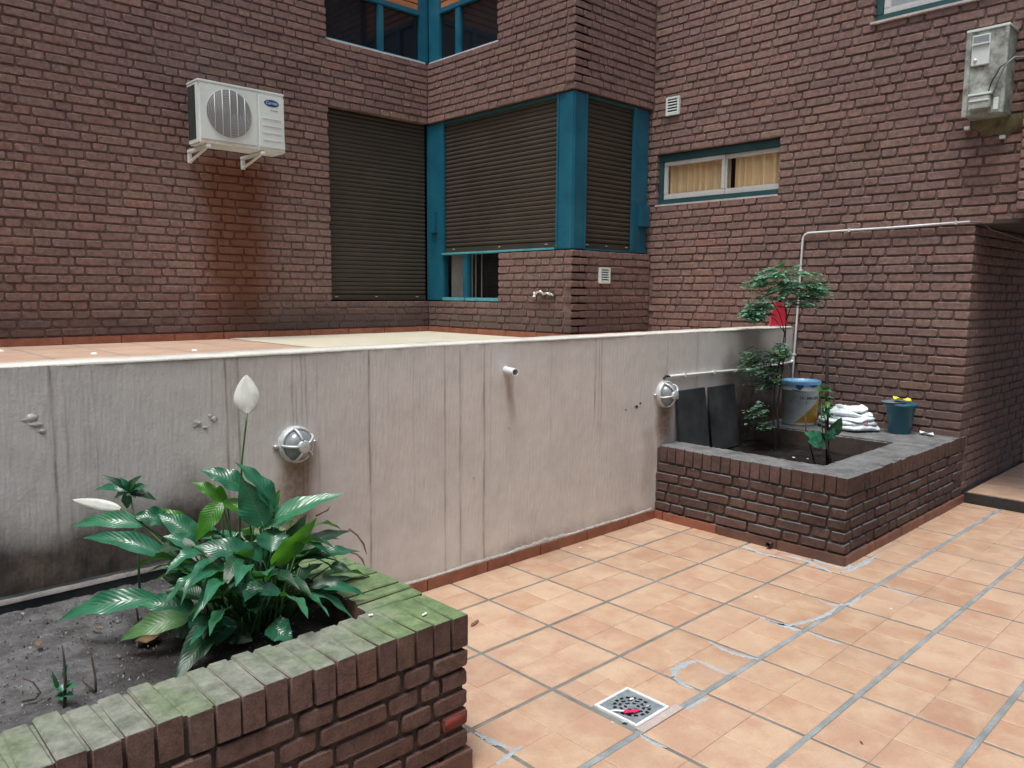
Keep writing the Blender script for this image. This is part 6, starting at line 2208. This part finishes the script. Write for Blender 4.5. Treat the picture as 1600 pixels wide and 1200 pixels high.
def crown(regions, name, mat, seed, nf, size):
    rg_ = random.Random(seed)
    V_, F_, R_ = [], [], []
    for k in range(nf):
        (cx, cy, rx, ry, hx, hy) = rg_.choice(regions)
        t = rg_.uniform(0, 2 * math.pi); rr = math.sqrt(rg_.random())
        tip = (cx + rx * rr * math.cos(t), cy + ry * rr * math.sin(t))
        dz = rg_.uniform(-.22, .2)
        hub_ = (hx + rg_.uniform(-14, 14), hy + rg_.uniform(-8, 8))
        T_ = tpx(*tip, dz)
        Hh = tpx(*hub_, dz * .25)
        v_ = T_ - Hh
        L = np.linalg.norm(v_)
        root = T_ - v_ / max(L, 1e-6) * min(L, rg_.uniform(.10, .15))
        root[2] = T_[2] + rg_.uniform(-.03, .04)
        frond_leaves(V_, F_, R_, root, T_, rg_.randint(4, 6), size, rg_, rg_.uniform(.0, .25))
    m_ = MB(); m_.add(V_, F_)
    o = m_.build(name, mat, shr)
    a_ = o.data.attributes.new('rnd', 'FLOAT', 'POINT')
    a_.data.foreach_set('value', R_)
    return o


crown([(1200, 452, 40, 30, 1226, 472), (1240, 436, 54, 22, 1232, 466), (1225, 425, 40, 12, 1228, 455), (1268, 450, 32, 16, 1238, 470), (1184, 480, 24, 16, 1212, 476), (1228, 458, 44, 20, 1228, 474), (1180, 438, 18, 10, 1215, 462), (1262, 470, 22, 10, 1238, 478), (1176, 494, 12, 8, 1200, 484), (1165, 488, 8, 8, 1198, 480), (1284, 456, 16, 10, 1250, 462)], 'crown', 'shrub', 11, 330, .036)
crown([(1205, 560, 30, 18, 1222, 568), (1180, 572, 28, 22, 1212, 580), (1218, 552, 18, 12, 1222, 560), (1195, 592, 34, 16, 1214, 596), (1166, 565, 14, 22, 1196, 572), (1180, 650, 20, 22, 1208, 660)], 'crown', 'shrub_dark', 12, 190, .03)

# sapling with a stake
nb = np.array((5.06, 2.22, 0.405))
sap = empty('sapling', nb, 'small leafy sapling with broad lower leaves in the near part of the back planter', 'plant')
nd_ = (nb - CAM) @ (-RC[2])


def npx(x_, y_, o_=0.0):
    return atd(x_, y_, nd_ + o_)


MB().tube([nb + (0, 0, -.02), npx(1291, 690), npx(1290, 655), npx(1291, 620), npx(1292, 604)], [.011, .009, .007, .005, .003], 8).build('stem', 'bark', sap, smooth=True)
MB().tube([npx(1288, 692), npx(1283, 660, -.01), npx(1284, 630, -.01)], [.005, .004, .002], 7).build('stem', 'petiole', sap, smooth=True)
rg_ = random.Random(31)
for k in range(44):
    y_ = rg_.uniform(600, 662)
    x_ = 1290 + rg_.uniform(-6, 6)
    an = rg_.uniform(0, 6.28)
    B = npx(x_, y_, rg_.uniform(-.03, .03))
    T = B + np.array((math.cos(an) * .05, math.sin(an) * .05, rg_.uniform(-.045, .02)))
    leaf_mesh(None, B, T, rg_.uniform(.018, .03), UP + .6 * np.array((rg_.uniform(-1, 1), rg_.uniform(-1, 1), 0)), .08, 'lily' if k % 3 else 'lily_young', seed=2300 + k, parent=sap)
for k, (b_, t_, w_, mt, o_) in enumerate((((1284, 690), (1257, 676), 22, 'lily', -.04), ((1280, 692), (1262, 690), 18, 'lily', -.06), ((1298, 680), (1315, 652), 18, 'lily_dark', -.02), ((1292, 688), (1303, 668), 16, 'lily', -.03), ((1285, 692), (1276, 672), 16, 'lily_dark', .02), ((1290, 694), (1278, 695), 14, 'lily_dark', -.05))):
    leaf_mesh(None, npx(*b_, o_), npx(*t_, o_ * 1.6), w_ * .0046, TOCAM + .5 * UP, .08, mt, seed=2400 + k, parent=sap, fold=.15)
s1_ = np.array((5.12, 2.28, 0.405))
dk = (s1_ - CAM) @ (-RC[2])
tag(MB().tube([s1_ - (0, 0, .02), atd(1292, 640, dk), atd(1292, 590, dk), atd(1292, 537, dk)], [.013, .012, .012, .011], 7).build('stake', 'stick', None, smooth=True, origin=s1_), 'straight dark stick standing behind the small sapling', 'stick')
s2_ = np.array((5.15, 2.38, 0.405))
dk = (s2_ - CAM) @ (-RC[2])
tag(MB().tube([s2_ - (0, 0, .02), atd(1259, 672, dk), atd(1259, 648, dk)], [.006, .005, .004], 7).build('stake', 'bark', None, smooth=True, origin=s2_), 'short dark stick in front of the yellow corner of the pail', 'stick')
# fallen pale leaves and crumbs in the back bed
for k, (px, py, w, lab) in enumerate(((1175, 664, .02, 'pale fallen leaf on the bed behind the slate panels'), (1198, 672, .018, 'small pale fallen leaf at the foot of the shrub'), (1240, 716, .012, 'small white crumb on the dark soil near the planter front'), (1262, 718, .010, 'tiny white crumb on the dark soil left of the sapling'))):
    tag(scrap(at(px, py, 2, 0.43), w, w * .6, k, .01, 'fallen_leaf', 'pole_white' if k > 1 else 'lily_pale', 60 + k), lab, 'litter')

for k, (px, py, w, rot, mt, lab) in enumerate(((232, 1000, .05, .4, 'leaf_dry', 'dry brown leaf on the soil below the drooping lily leaf'), (60, 1010, .02, 1.0, 'leaf_dry', 'small dry leaf bit on the open grey soil at the far left'), (505, 948, .03, .2, 'leaf_dry', 'dry curled leaf in the dark gap right of the lily stems'), (150, 985, .014, 2.0, 'leaf_dry', 'tiny brown leaf scrap on the soil left of the lily'))):
    tag(scrap(at(px, py, 2, 0.447), w, w * .45, rot, .016, 'fallen_leaf', mt, 80 + k), lab, 'litter')
for k, (px, py, lab) in enumerate(((663, 961, 'white bird dropping on the mossy rim near the planter corner'), (579, 962, 'small white fleck on the mossy rim left of the planter corner'))):
    tag(scrap(at(px, py, 2, P1Z + 0.002), .010 - .004 * k, .006, .5, .004, 'bird_dropping', 'pole_white', 90 + k), lab, 'litter')
for o in bpy.data.objects:
    if o.parent is None and o.get('category') and 'kind' not in o:
        o['kind'] = 'thing'
